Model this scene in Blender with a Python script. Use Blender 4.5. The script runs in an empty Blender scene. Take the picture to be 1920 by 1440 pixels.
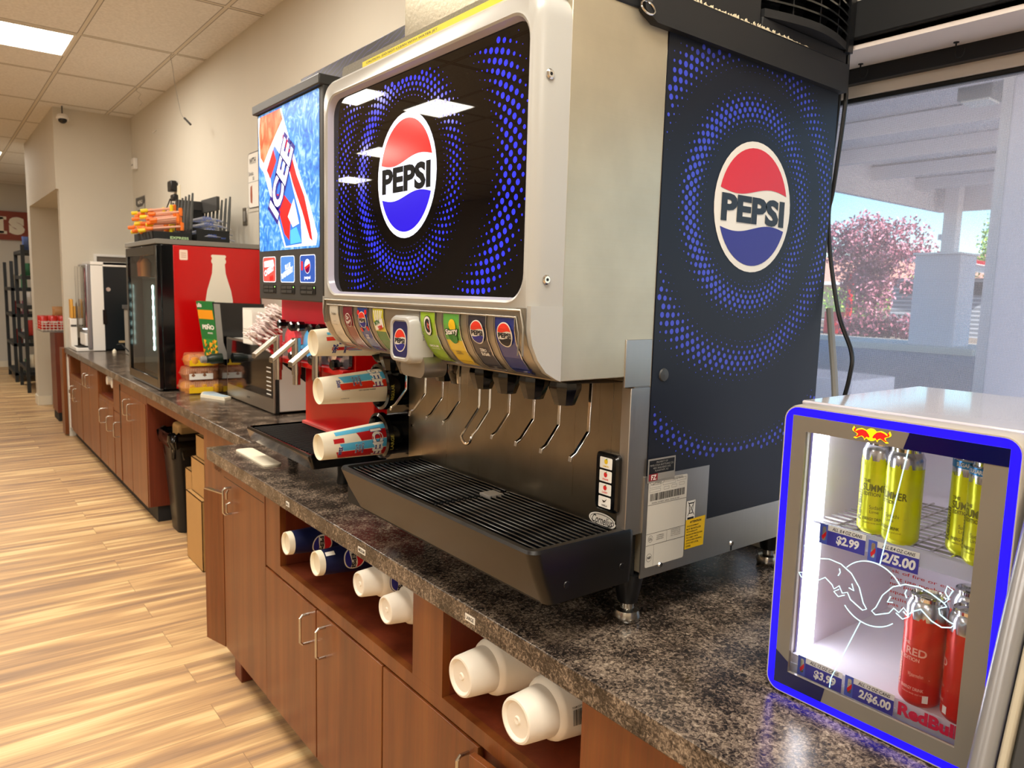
import bpy, bmesh, math, random
from mathutils import Vector, Matrix
random.seed(7)
PI = math.pi
SC = bpy.context.scene
COL = SC.collection
# ------------------------------------------------------------------ camera
cam_d = bpy.data.cameras.new('camera')
cam_d.sensor_fit = 'HORIZONTAL'; cam_d.sensor_width = 36.0
cam_d.lens = 36.0 * 1400.0 / 1920.0
cam_d.clip_start = 0.02; cam_d.clip_end = 300
cam = bpy.data.objects.new('camera', cam_d); COL.objects.link(cam)
_dY = Vector((-141 - 960, 519 - 720, 1400)).normalized()
_dX = Vector((2762 - 960, 599 - 720, 1400)).normalized()
_dn = _dY.cross(_dX).normalized()
_dX = _dn.cross(_dY)
if _dX.x < 0: _dX = -_dX
_up = -_dn
right = Vector((_dX.x, _dY.x, _up.x)); down = Vector((_dX.y, _dY.y, _up.y)); fwd = Vector((_dX.z, _dY.z, _up.z))
CM = Matrix(((right.x, -down.x, -fwd.x, 0), (right.y, -down.y, -fwd.y, 0), (right.z, -down.z, -fwd.z, 1.577), (0, 0, 0, 1)))
cam.matrix_world = CM
SC.camera = cam
cam_d.dof.use_dof = True; cam_d.dof.focus_distance = 1.45; cam_d.dof.aperture_fstop = 9.0
# ------------------------------------------------------------------ world, sun, exposure
W = bpy.data.worlds.new('sky'); SC.world = W; W.use_nodes = True
nt = W.node_tree; nt.nodes.clear()
wo = nt.nodes.new('ShaderNodeOutputWorld'); wb = nt.nodes.new('ShaderNodeBackground')
sky = nt.nodes.new('ShaderNodeTexSky'); sky.sky_type = 'NISHITA'; sky.sun_disc = False
sky.sun_elevation = math.radians(58); sky.sun_rotation = math.radians(200); sky.air_density = 0.9; sky.dust_density = 0.4; sky.ozone_density = 0.6
wb.inputs['Strength'].default_value = 0.23
hs = nt.nodes.new('ShaderNodeHueSaturation'); hs.inputs['Saturation'].default_value = 1.35; hs.inputs['Hue'].default_value = .485
nt.links.new(sky.outputs[0], hs.inputs['Color']); nt.links.new(hs.outputs[0], wb.inputs[0]); nt.links.new(wb.outputs[0], wo.inputs[0])
sd = bpy.data.lights.new('sun', 'SUN'); sd.energy = 12.0; sd.angle = math.radians(0.6); sd.color = (1, .96, .9)
so = bpy.data.objects.new('sun', sd); COL.objects.link(so); so.location = (30, 0, 20)
so.rotation_euler = Vector((.25, .9, -.75)).to_track_quat('-Z', 'Y').to_euler()
SC.view_settings.view_transform = 'Standard'; SC.view_settings.look = 'None'
SC.view_settings.exposure = 0.24; SC.view_settings.gamma = 1.0; SC.view_settings.use_curve_mapping = False
CEIL_LIGHT = 24.0          # radiance of the ceiling troffers
# ------------------------------------------------------------------ materials
def newmat(name):
    m = bpy.data.materials.new(name); m.use_nodes = True
    b = m.node_tree.nodes['Principled BSDF']
    return m, m.node_tree, b
def srgb(h):
    if isinstance(h, str):
        h = h.lstrip('#'); c = [int(h[i:i+2], 16) / 255 for i in (0, 2, 4)]
    else: c = list(h)
    return tuple([(x / 12.92 if x <= .04045 else ((x + .055) / 1.055) ** 2.4) for x in c]) + (1,)
def mat(name, col, rough=.5, metal=0., emit=0., ecol=None, trans=0., ior=1.45, coat=0., alpha=1., noise=0., nscale=40., bump=0., bscale=200., spec=None):
    m, t, b = newmat(name)
    c = srgb(col)
    b.inputs['Base Color'].default_value = c
    b.inputs['Roughness'].default_value = rough; b.inputs['Metallic'].default_value = metal
    b.inputs['IOR'].default_value = ior
    if spec is not None: b.inputs['Specular IOR Level'].default_value = spec
    if trans: b.inputs['Transmission Weight'].default_value = trans
    if coat: b.inputs['Coat Weight'].default_value = coat; b.inputs['Coat Roughness'].default_value = .08
    if alpha < 1: b.inputs['Alpha'].default_value = alpha
    if emit:
        b.inputs['Emission Color'].default_value = srgb(ecol) if ecol else c
        b.inputs['Emission Strength'].default_value = emit
    N = t.nodes.new
    if noise or bump:
        tc = N('ShaderNodeTexCoord')
    if noise:
        n = N('ShaderNodeTexNoise'); n.inputs['Scale'].default_value = nscale; n.inputs['Detail'].default_value = 4
        t.links.new(tc.outputs['Object'], n.inputs['Vector'])
        mx = N('ShaderNodeMix'); mx.data_type = 'RGBA'
        mx.inputs['A'].default_value = tuple(x * (1 - noise) for x in c[:3]) + (1,)
        mx.inputs['B'].default_value = tuple(min(1, x * (1 + noise)) for x in c[:3]) + (1,)
        t.links.new(n.outputs['Fac'], mx.inputs['Factor']); t.links.new(mx.outputs['Result'], b.inputs['Base Color'])
    if bump:
        n2 = N('ShaderNodeTexNoise'); n2.inputs['Scale'].default_value = bscale; n2.inputs['Detail'].default_value = 3
        t.links.new(tc.outputs['Object'], n2.inputs['Vector'])
        bp = N('ShaderNodeBump'); bp.inputs['Strength'].default_value = bump; bp.inputs['Distance'].default_value = .002
        t.links.new(n2.outputs['Fac'], bp.inputs['Height']); t.links.new(bp.outputs['Normal'], b.inputs['Normal'])
    return m
def ramp(t, stops):
    r = t.nodes.new('ShaderNodeValToRGB'); e = r.color_ramp.elements
    e[0].position, e[0].color = stops[0][0], srgb(stops[0][1])
    e[1].position, e[1].color = stops[-1][0], srgb(stops[-1][1])
    for p, c in stops[1:-1]:
        x = e.new(p); x.color = srgb(c)
    return r
def mapped(t, scale, coord='Object', rot=(0, 0, 0)):
    tc = t.nodes.new('ShaderNodeTexCoord'); mp = t.nodes.new('ShaderNodeMapping')
    mp.inputs['Scale'].default_value = scale; mp.inputs['Rotation'].default_value = rot
    t.links.new(tc.outputs[coord], mp.inputs['Vector']); return mp
def geo_mapped(t, scale):
    g = t.nodes.new('ShaderNodeNewGeometry'); mp = t.nodes.new('ShaderNodeMapping')
    mp.inputs['Scale'].default_value = scale
    t.links.new(g.outputs['Position'], mp.inputs['Vector']); return mp
def wood_mat(name, cols, rough=.38, sc=(7, 7, .4)):
    m, t, b = newmat(name)
    mp = geo_mapped(t, sc)
    n = t.nodes.new('ShaderNodeTexNoise'); n.inputs['Scale'].default_value = 2.2; n.inputs['Detail'].default_value = 7; n.inputs['Roughness'].default_value = .62; n.inputs['Distortion'].default_value = .35
    t.links.new(mp.outputs[0], n.inputs['Vector'])
    r = ramp(t, [(.30, cols[0]), (.5, cols[1]), (.72, cols[2])])
    t.links.new(n.outputs['Fac'], r.inputs['Fac'])
    mp2 = geo_mapped(t, (160, 160, 4)); n2 = t.nodes.new('ShaderNodeTexNoise'); n2.inputs['Scale'].default_value = 1.5; n2.inputs['Detail'].default_value = 3
    t.links.new(mp2.outputs[0], n2.inputs['Vector'])
    mx = t.nodes.new('ShaderNodeMix'); mx.data_type = 'RGBA'; mx.blend_type = 'MULTIPLY'; mx.inputs['Factor'].default_value = .35
    t.links.new(r.outputs['Color'], mx.inputs['A']); t.links.new(n2.outputs['Color'], mx.inputs['B'])
    gm = t.nodes.new('ShaderNodeGamma'); gm.inputs['Gamma'].default_value = .95
    t.links.new(mx.outputs['Result'], gm.inputs['Color'])
    t.links.new(gm.outputs['Color'], b.inputs['Base Color'])
    b.inputs['Roughness'].default_value = rough
    return m
def laminate_mat(name):
    m, t, b = newmat(name)
    mp = geo_mapped(t, (1, 1, 1))
    n = t.nodes.new('ShaderNodeTexNoise'); n.inputs['Scale'].default_value = 135; n.inputs['Detail'].default_value = 6; n.inputs['Roughness'].default_value = .72; n.inputs['Distortion'].default_value = .9
    t.links.new(mp.outputs[0], n.inputs['Vector'])
    n3 = t.nodes.new('ShaderNodeTexNoise'); n3.inputs['Scale'].default_value = 14; n3.inputs['Detail'].default_value = 3
    t.links.new(mp.outputs[0], n3.inputs['Vector'])
    ad = t.nodes.new('ShaderNodeMath'); ad.operation = 'MULTIPLY_ADD'; ad.inputs[1].default_value = .38; 
    t.links.new(n3.outputs['Fac'], ad.inputs[0]); t.links.new(n.outputs['Fac'], ad.inputs[2])
    r = ramp(t, [(.54, '#12100f'), (.64, '#352d28'), (.72, '#62564b'), (.80, '#8d7e6e'), (.92, '#b3a592')])
    t.links.new(ad.outputs[0], r.inputs['Fac']); t.links.new(r.outputs['Color'], b.inputs['Base Color'])
    b.inputs['Roughness'].default_value = .22
    bp = t.nodes.new('ShaderNodeBump'); bp.inputs['Strength'].default_value = .12; bp.inputs['Distance'].default_value = .001
    t.links.new(n.outputs['Fac'], bp.inputs['Height']); t.links.new(bp.outputs['Normal'], b.inputs['Normal'])
    return m
def steel_mat(name, col='#b9b2a2', rough=.34, axis=(1.5, 1.5, 260), blotch=.25, metal=1.0, bs=.05):
    m, t, b = newmat(name)
    mp = geo_mapped(t, axis); n = t.nodes.new('ShaderNodeTexNoise'); n.inputs['Scale'].default_value = 1.6; n.inputs['Detail'].default_value = 3
    t.links.new(mp.outputs[0], n.inputs['Vector'])
    mp2 = geo_mapped(t, (5, 5, 4)); n2 = t.nodes.new('ShaderNodeTexNoise'); n2.inputs['Scale'].default_value = 2; n2.inputs['Detail'].default_value = 4
    t.links.new(mp2.outputs[0], n2.inputs['Vector'])
    c = srgb(col)
    mx = t.nodes.new('ShaderNodeMix'); mx.data_type = 'RGBA'
    mx.inputs['A'].default_value = tuple(x * (1 - blotch) for x in c[:3]) + (1,); mx.inputs['B'].default_value = tuple(min(1, x * (1 + blotch * .6)) for x in c[:3]) + (1,)
    t.links.new(n2.outputs['Fac'], mx.inputs['Factor']); t.links.new(mx.outputs['Result'], b.inputs['Base Color'])
    b.inputs['Metallic'].default_value = metal
    mr = t.nodes.new('ShaderNodeMapRange'); mr.inputs['To Min'].default_value = rough - .08; mr.inputs['To Max'].default_value = rough + .1
    t.links.new(n.outputs['Fac'], mr.inputs['Value']); t.links.new(mr.outputs[0], b.inputs['Roughness'])
    bp = t.nodes.new('ShaderNodeBump'); bp.inputs['Strength'].default_value = bs; bp.inputs['Distance'].default_value = .001
    t.links.new(n.outputs['Fac'], bp.inputs['Height']); t.links.new(bp.outputs['Normal'], b.inputs['Normal'])
    return m
def floor_mat():
    m, t, b = newmat('plank_floor'); L = t.links.new; N = t.nodes.new
    g = N('ShaderNodeNewGeometry')
    br = N('ShaderNodeTexBrick'); br.inputs['Scale'].default_value = 1; br.offset = .37; br.offset_frequency = 2
    br.inputs['Brick Width'].default_value = 1.22; br.inputs['Row Height'].default_value = .185; br.inputs['Mortar Size'].default_value = .0011
    br.inputs['Color1'].default_value = (0, 0, 0, 1); br.inputs['Color2'].default_value = (1, 1, 1, 1); br.inputs['Mortar'].default_value = (.5, .5, .5, 1); br.inputs['Mortar Smooth'].default_value = .2
    L(g.outputs['Position'], br.inputs['Vector'])
    # per-plank offset of the grain
    mp = N('ShaderNodeMapping'); mp.inputs['Scale'].default_value = (.62, 9.5, 1)
    cm = N('ShaderNodeVectorMath'); cm.operation = 'MULTIPLY_ADD'; cm.inputs[1].default_value = (7, 3, 0)
    L(br.outputs['Color'], cm.inputs[0]); L(g.outputs['Position'], cm.inputs[2]); L(cm.outputs[0], mp.inputs['Vector'])
    n = N('ShaderNodeTexNoise'); n.inputs['Scale'].default_value = 1.5; n.inputs['Detail'].default_value = 3; n.inputs['Roughness'].default_value = .5; n.inputs['Distortion'].default_value = .4
    L(mp.outputs[0], n.inputs['Vector'])
    r = ramp(t, [(.34, '#9d7f63'), (.45, '#b8946c'), (.53, '#c9a374'), (.62, '#e6c48d'), (.75, '#f0d6a4')])
    L(n.outputs['Fac'], r.inputs['Fac'])
    mp2 = N('ShaderNodeMapping'); mp2.inputs['Scale'].default_value = (3.0, 120, 1); L(cm.outputs[0], mp2.inputs['Vector'])
    n2 = N('ShaderNodeTexNoise'); n2.inputs['Scale'].default_value = 1; n2.inputs['Detail'].default_value = 5; L(mp2.outputs[0], n2.inputs['Vector'])
    mx = N('ShaderNodeMix'); mx.data_type = 'RGBA'; mx.blend_type = 'OVERLAY'; mx.inputs['Factor'].default_value = .42
    L(r.outputs['Color'], mx.inputs['A']); L(n2.outputs['Fac'], mx.inputs['B'])
    mo = N('ShaderNodeMix'); mo.data_type = 'RGBA'; mo.inputs['B'].default_value = srgb('#6b4f33')
    ml = N('ShaderNodeMath'); ml.operation = 'MULTIPLY'; ml.inputs[1].default_value = .6; L(br.outputs['Fac'], ml.inputs[0])
    L(ml.outputs[0], mo.inputs['Factor']); L(mx.outputs['Result'], mo.inputs['A'])
    L(mo.outputs['Result'], b.inputs['Base Color']); b.inputs['Roughness'].default_value = .42
    bp = N('ShaderNodeBump'); bp.inputs['Strength'].default_value = .1; bp.inputs['Distance'].default_value = .001; L(n2.outputs['Fac'], bp.inputs['Height']); L(bp.outputs['Normal'], b.inputs['Normal'])
    return m
def ceiling_mat():
    m, t, b = newmat('ceiling_tile'); L = t.links.new; N = t.nodes.new
    g = N('ShaderNodeNewGeometry'); sp = N('ShaderNodeSeparateXYZ'); L(g.outputs['Position'], sp.inputs[0])
    def line(sock, off, per, half):
        a = N('ShaderNodeMath'); a.operation = 'SUBTRACT'; L(sock, a.inputs[0]); a.inputs[1].default_value = off
        p = N('ShaderNodeMath'); p.operation = 'PINGPONG'; L(a.outputs[0], p.inputs[0]); p.inputs[1].default_value = per / 2
        c = N('ShaderNodeMath'); c.operation = 'LESS_THAN'; L(p.outputs[0], c.inputs[0]); c.inputs[1].default_value = half
        return c.outputs[0]
    def mx2(a, b_):
        x = N('ShaderNodeMath'); x.operation = 'MAXIMUM'; L(a, x.inputs[0]); L(b_, x.inputs[1]); return x.outputs[0]
    bar = mx2(line(sp.outputs['X'], .92, .61, .012), line(sp.outputs['Y'], 6.07, 1.22, .012))
    edge = mx2(line(sp.outputs['X'], .92, .61, .0165), line(sp.outputs['Y'], 6.07, 1.22, .022))
    n = N('ShaderNodeTexNoise'); n.inputs['Scale'].default_value = 55; n.inputs['Detail'].default_value = 4; L(g.outputs['Position'], n.inputs['Vector'])
    r = ramp(t, [(.3, '#dcdad5'), (.65, '#eceae6')]); L(n.outputs['Fac'], r.inputs['Fac'])
    m1 = N('ShaderNodeMix'); m1.data_type = 'RGBA'; m1.inputs['B'].default_value = srgb('#77716a'); L(edge, m1.inputs['Factor']); L(r.outputs['Color'], m1.inputs['A'])
    m2 = N('ShaderNodeMix'); m2.data_type = 'RGBA'; m2.inputs['B'].default_value = srgb('#d9d3c6'); L(bar, m2.inputs['Factor']); L(m1.outputs['Result'], m2.inputs['A'])
    L(m2.outputs['Result'], b.inputs['Base Color']); b.inputs['Roughness'].default_value = .9
    return m
def artwork_mat(name, c0, c1, c2, scale, rough=.5, emit=0., dist=1.2):
    m, t, b = newmat(name); L = t.links.new
    mp = geo_mapped(t, scale); n = t.nodes.new('ShaderNodeTexNoise'); n.inputs['Scale'].default_value = 3; n.inputs['Detail'].default_value = 6; n.inputs['Distortion'].default_value = dist
    L(mp.outputs[0], n.inputs['Vector']); r = ramp(t, [(.32, c0), (.5, c1), (.7, c2)]); L(n.outputs['Fac'], r.inputs['Fac'])
    L(r.outputs['Color'], b.inputs['Base Color']); b.inputs['Roughness'].default_value = rough
    if emit: L(r.outputs['Color'], b.inputs['Emission Color']); b.inputs['Emission Strength'].default_value = emit
    return m
def glass_mat(name, col='#ffffff', tint=.06, white=.0):
    m = bpy.data.materials.new(name); m.use_nodes = True; t = m.node_tree; t.nodes.clear(); N = t.nodes.new; L = t.links.new
    o = N('ShaderNodeOutputMaterial'); tr = N('ShaderNodeBsdfTransparent'); tr.inputs['Color'].default_value = srgb(col)
    gl = N('ShaderNodeBsdfGlossy'); gl.inputs['Roughness'].default_value = .02
    fr = N('ShaderNodeFresnel'); fr.inputs['IOR'].default_value = 1.45
    ad = N('ShaderNodeMath'); ad.operation = 'MULTIPLY'; ad.inputs[1].default_value = 1.0; L(fr.outputs[0], ad.inputs[0])
    mx = N('ShaderNodeMixShader'); L(ad.outputs[0], mx.inputs[0]); L(tr.outputs[0], mx.inputs[1]); L(gl.outputs[0], mx.inputs[2])
    last = mx
    if white:
        df = N('ShaderNodeBsdfDiffuse'); df.inputs['Color'].default_value = (.9, .88, .95, 1)
        tl = N('ShaderNodeBsdfTranslucent'); tl.inputs['Color'].default_value = (.9, .87, .97, 1)
        ms = N('ShaderNodeMixShader'); ms.inputs[0].default_value = .5; L(df.outputs[0], ms.inputs[1]); L(tl.outputs[0], ms.inputs[2])
        m3 = N('ShaderNodeMixShader'); m3.inputs[0].default_value = white; L(mx.outputs[0], m3.inputs[1]); L(ms.outputs[0], m3.inputs[2]); last = m3
    L(last.outputs[0], o.inputs[0])
    return m
# ------------------------------------------------------------------ geometry
def V(*a): return Vector(a)
class Frame:
    def __init__(s, O, U, V_):
        s.O, s.U, s.V = Vector(O), Vector(U).normalized(), Vector(V_).normalized(); s.N = s.U.cross(s.V)
    def __call__(s, u, v, off=0.): return s.O + s.U * u + s.V * v + s.N * off
_tc = {}
def text_geo(s, bold=0.):
    k = (s, bold)
    if k not in _tc:
        c = bpy.data.curves.new('t', 'FONT'); c.body = s; c.align_x = 'CENTER'; c.align_y = 'CENTER'; c.offset = bold; c.resolution_u = 3
        o = bpy.data.objects.new('t', c); me = o.to_mesh()
        vs = [(v.co.x, v.co.y) for v in me.vertices]; fs = [tuple(p.vertices) for p in me.polygons]
        o.to_mesh_clear(); bpy.data.objects.remove(o); bpy.data.curves.remove(c)
        if vs:
            xs = [v[0] for v in vs]; ys = [v[1] for v in vs]; cx, cy = (min(xs) + max(xs)) / 2, (min(ys) + max(ys)) / 2
            w, h = max(xs) - min(xs), max(ys) - min(ys); vs = [((x - cx), (y - cy)) for x, y in vs]
        else: w = h = 1
        _tc[k] = (vs, fs, w, h)
    return _tc[k]
def rrect(w, h, r, n=6, cx=0, cy=0):
    r = min(r, w / 2 - 1e-5, h / 2 - 1e-5); out = []
    for (sx, sy, a0) in ((1, 1, 0), (-1, 1, PI / 2), (-1, -1, PI), (1, -1, 1.5 * PI)):
        for i in range(n + 1):
            a = a0 + (PI / 2) * i / n
            out.append((cx + sx * (w / 2 - r) + r * math.cos(a), cy + sy * (h / 2 - r) + r * math.sin(a)))
    return out
def circ(r, n=32, cx=0, cy=0, sy=1): return [(cx + r * math.cos(2 * PI * i / n), cy + sy * r * math.sin(2 * PI * i / n)) for i in range(n)]
class MB:
    def __init__(s): s.v, s.f, s.m, s.mats, s.T = [], [], [], [], None
    def mi(s, m):
        if m not in s.mats: s.mats.append(m)
        return s.mats.index(m)
    def add(s, vs, fs, m):
        b = len(s.v); s.v += [(s.T @ Vector(p)) if s.T else Vector(p) for p in vs]
        k = s.mi(m); s.f += [tuple(i + b for i in f) for f in fs]; s.m += [k] * len(fs); return s
    def poly(s, pts, m): return s.add(pts, [tuple(range(len(pts)))], m)
    def box(s, x0, x1, y0, y1, z0, z1, m):
        vs = [(x, y, z) for x in (x0, x1) for y in (y0, y1) for z in (z0, z1)]
        return s.add(vs, [(0, 1, 3, 2), (4, 6, 7, 5), (0, 4, 5, 1), (2, 3, 7, 6), (0, 2, 6, 4), (1, 5, 7, 3)], m)
    def loft(s, loops, m, cap0=True, cap1=True, closed=True):
        n = len(loops[0]); vs = [p for l in loops for p in l]; fs = []
        for k in range(len(loops) - 1):
            for i in range(n if closed else n - 1):
                j = (i + 1) % n; fs.append((k * n + i, k * n + j, (k + 1) * n + j, (k + 1) * n + i))
        if cap0: fs.append(tuple(reversed(range(n))))
        if cap1: fs.append(tuple((len(loops) - 1) * n + i for i in range(n)))
        return s.add(vs, fs, m)
    def lathe(s, O, A, prof, m, n=28, cap0=True, cap1=True):
        O, A = Vector(O), Vector(A).normalized(); t = Vector((0, 0, 1)) if abs(A.z) < .9 else Vector((1, 0, 0))
        U = A.cross(t).normalized(); W_ = A.cross(U)
        loops = [[O + A * d + U * (r * math.cos(2 * PI * i / n)) + W_ * (r * math.sin(2 * PI * i / n)) for i in range(n)] for d, r in prof]
        return s.loft(loops, m, cap0, cap1)
    def cyl(s, a, b, r0, m, r1=None, n=20, cap=True):
        a, b = Vector(a), Vector(b)
        return s.lathe(a, b - a, [(0, r0), ((b - a).length, r0 if r1 is None else r1)], m, n, cap, cap)
    def tube(s, pts, r, m, n=8, flat=1.0):
        pts = [Vector(p) for p in pts]; loops = []; up = None
        for i, p in enumerate(pts):
            d = (pts[min(i + 1, len(pts) - 1)] - pts[max(i - 1, 0)]).normalized()
            if up is None:
                up = d.cross(Vector((0, 0, 1)) if abs(d.z) < .9 else Vector((0, 1, 0))).normalized()
            else: up = (up - d * up.dot(d)).normalized()
            w = d.cross(up); rr = r[i] if isinstance(r, (list, tuple)) else r
            loops.append([p + up * (rr * math.cos(2 * PI * k / n)) + w * (rr * flat * math.sin(2 * PI * k / n)) for k in range(n)])
        return s.loft(loops, m)
    def prism(s, poly, F, d0, d1, m, side=None):
        a = [F(u, v, d0) for u, v in poly]; b = [F(u, v, d1) for u, v in poly]
        n = len(poly); s.add(a + b, [tuple(reversed(range(n))), tuple(range(n, 2 * n))], m)
        return s.add(a + b, [(i, (i + 1) % n, n + (i + 1) % n, n + i) for i in range(n)], side or m)
    def flat(s, poly, F, off, m): return s.poly([F(u, v, off) for u, v in poly], m)
    def rect(s, u0, u1, v0, v1, F, off, m): return s.flat([(u0, v0), (u1, v0), (u1, v1), (u0, v1)], F, off, m)
    def grid(s, u0, u1, v0, v1, F, off, m, nu=8, nv=1):
        vs = [F(u0 + (u1 - u0) * i / nu, v0 + (v1 - v0) * j / nv, off) for j in range(nv + 1) for i in range(nu + 1)]
        return s.add(vs, [(j * (nu + 1) + i, j * (nu + 1) + i + 1, (j + 1) * (nu + 1) + i + 1, (j + 1) * (nu + 1) + i) for j in range(nv) for i in range(nu)], m)
    def text(s, st, F, u, v, h, off, m, bold=0., w=None, rot=0., shear=0.):
        vs, fs, tw, th = text_geo(st, bold); ky = h / th; kx = (w / tw) if w else ky
        c, sn = math.cos(rot), math.sin(rot); out = []
        for x, y in vs:
            a, b = x * kx + shear * y * ky, y * ky; out.append(F(u + a * c - b * sn, v + a * sn + b * c, off))
        return s.add(out, fs, m)
    def build(s, name, parent=None, bevel=0., seg=2, smooth=True, ang=35, local=False):
        me = bpy.data.meshes.new(name); o_ = Vector((0, 0, 0))
        if parent is not None and not local:
            o_ = parent.location.copy(); q = parent.parent
            while q: o_ += q.location; q = q.parent
        cen = Vector((0, 0, 0))
        if parent is None and not local:
            xs = [p.x for p in s.v]; ys = [p.y for p in s.v]; zs = [p.z for p in s.v]
            cen = Vector(((min(xs) + max(xs)) / 2, (min(ys) + max(ys)) / 2, min(zs))); o_ = cen
        me.from_pydata([tuple(p - o_) for p in s.v], [], s.f)
        for m in s.mats: me.materials.append(m)
        me.polygons.foreach_set('material_index', s.m)
        me.validate(); me.update()
        if smooth: me.shade_smooth(); me.set_sharp_from_angle(angle=math.radians(ang))
        o = bpy.data.objects.new(name, me); COL.objects.link(o)
        if parent is not None: o.parent = parent
        elif not local: o.location = cen
        if bevel:
            b = o.modifiers.new('bevel', 'BEVEL'); b.width = bevel; b.segments = seg; b.limit_method = 'ANGLE'; b.angle_limit = math.radians(40); b.use_clamp_overlap = True; b.harden_normals = False
        return o
def thing(name, label, cat, loc=(0, 0, 0), group=None):
    o = bpy.data.objects.new(name, None); o.empty_display_size = .05; COL.objects.link(o); o.location = loc
    return tag(o, label, cat, group)
def tag(o, label=None, cat=None, group=None, kind=None):
    if label: o['label'] = label
    if cat: o['category'] = cat
    if group: o['group'] = group
    if kind: o['kind'] = kind
    return o
def struct(o): o['kind'] = 'structure'; return o
def copy_tree(o, parent=None):
    c = o.copy(); COL.objects.link(c)
    if parent is not None: c.parent = parent
    for ch in [x for x in list(bpy.data.objects) if x.parent == o]: copy_tree(ch, c)
    return c
def relabel(c, label): c['label'] = label; return c
def box_obj(name, parent, x0, x1, y0, y1, z0, z1, m, bevel=.002): return MB().box(x0, x1, y0, y1, z0, z1, m).build(name, parent, bevel)
def FX(y, z, x): return Frame((x, y, z), (0, -1, 0), (0, 0, 1))     # a face looking towards -X
def FY(x, z, y): return Frame((x, y, z), (1, 0, 0), (0, 0, 1))      # a face looking towards -Y
# ------------------------------------------------------------------ shared materials
M_wall = mat('wall_paint', '#cfcabd', .75, noise=.03, nscale=3, bump=.12, bscale=90)
M_wall2 = mat('wall_paint_dim', '#c9c3b8', .8, noise=.02, nscale=3, bump=.1, bscale=90)
M_floor = floor_mat(); M_ceil = ceiling_mat()
M_base = mat('baseboard_paint', '#e2dccb', .5)
M_wood = wood_mat('cherry_laminate', ['#622f0f', '#7a4019', '#8e5023'], .33)
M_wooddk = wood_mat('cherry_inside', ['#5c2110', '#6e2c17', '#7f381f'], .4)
M_lam = laminate_mat('speckled_laminate')
M_black = mat('black_plastic', '#101113', .35, bump=.05, bscale=500)
M_blackg = mat('black_gloss', '#07080a', .12, coat=.3)
M_blackm = mat('black_matte', '#17191a', .7)
M_toe = mat('toe_kick', '#1c1c1e', .6)
M_chrome = mat('satin_chrome', '#c9c6bd', .22, 1.)
M_chromeb = mat('bright_chrome', '#dedede', .1, 1.)
M_steel = steel_mat('brushed_steel', '#c9bfa6', .42, metal=.75)
M_steelv = steel_mat('splash_steel', '#a39a88', .30, (3, 160, 1.2), .35)
M_steelw = steel_mat('pale_steel', '#b4b1ab', .42, (260, 1.5, 1.5), .12)
M_white = mat('white_plastic', '#e9e7e2', .35); M_whitem = mat('white_card', '#f1efe8', .6)
M_foam = mat('white_foam', '#efe8da', .45); M_paper = mat('cream_paper', '#f0e9d3', .55)
M_grey = mat('grey_plastic', '#8d8b86', .4); M_dgrey = mat('dark_grey_plastic', '#3c3c3b', .45)
M_red = mat('red_panel', '#c40708', .3, coat=.2); M_redb = mat('bright_red', '#d8151b', .35)
M_cyan = mat('light_blue', '#6cc4e6', .4); M_navy = mat('navy_ink', '#1c1f6b', .4)
M_yel = mat('yellow_label', '#f2c714', .45); M_blk = mat('black_ink', '#0c0c0e', .5)
M_kraft = mat('cardboard', '#b98f55', .75, noise=.06, nscale=8)
# ------------------------------------------------------------------ setting
Y8 = 8.69; XW = 1.75; ZC = 3.25
struct(MB().box(-6.5, 2.05, -4.5, 17.2, -.1, 0, M_floor).build('floor'))
struct(MB().box(-6.5, 2.05, -4.5, 17.2, ZC, ZC + .1, M_ceil).build('ceiling'))
# right wall with the window opening (y -1.6..1.34, z .95..2.175)
w = MB(); w.box(XW, 2.05, 1.34, 17.2, 0, ZC, M_wall); w.box(XW, 2.05, -4.5, -1.6, 0, ZC, M_wall)
w.box(XW, 2.05, -1.6, 1.34, 0, .95, M_wall); w.box(XW, 2.05, -1.6, 1.34, 2.175, ZC, M_wall)
struct(w.build('wall_right'))
# boxed-out corner with a header over the alcove opening
w = MB(); w.box(1.085, XW, Y8, Y8 + .12, 0, ZC, M_wall); w.box(1.06, 1.18, Y8 + .12, 11.05, 2.47, ZC, M_wall); w.box(1.06, 1.085, Y8, Y8 + .12, 2.47, ZC, M_wall)
w.box(1.181, XW, Y8 + .121, 11.049, 2.47, 2.52, M_wall)
w.box(1.06, XW, 11.05, 11.32, 0, ZC, M_wall)
struct(w.build('wall_return'))
struct(MB().box(-6.5, 2.05, 16.2, 16.35, 0, ZC, mat('wall_far_paint', '#cfccc4', .8)).build('wall_far'))
struct(MB().box(-6.5, -6.35, -4.5, 17.2, 0, ZC, M_wall2).build('wall_left'))
struct(MB().box(-6.5, 2.05, -4.5, -4.35, 0, ZC, M_wall2).build('wall_near'))
struct(MB().box(-6.35, 2.0, 16.185, 16.2, 0, .11, M_base).build('baseboard_far', bevel=.003))
b = MB(); b.box(1.045, 1.06, 11.05, 11.32, 0, .12, M_base); b.box(1.06, 1.2, 11.035, 11.05, 0, .12, M_base)
struct(b.build('baseboard_alcove', bevel=.002))
# black header beam over the window, pale soffit behind it
struct(MB().box(1.735, 1.77, -1.7, 1.42, 2.185, 2.27, mat('header_black', '#141618', .6)).build('trim_1', bevel=.004))
struct(MB().box(1.75, 1.90, -1.6, 1.34, 2.165, 2.185, mat('soffit_paint', '#e3d9d2', .7)).build('trim_2'))
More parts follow.
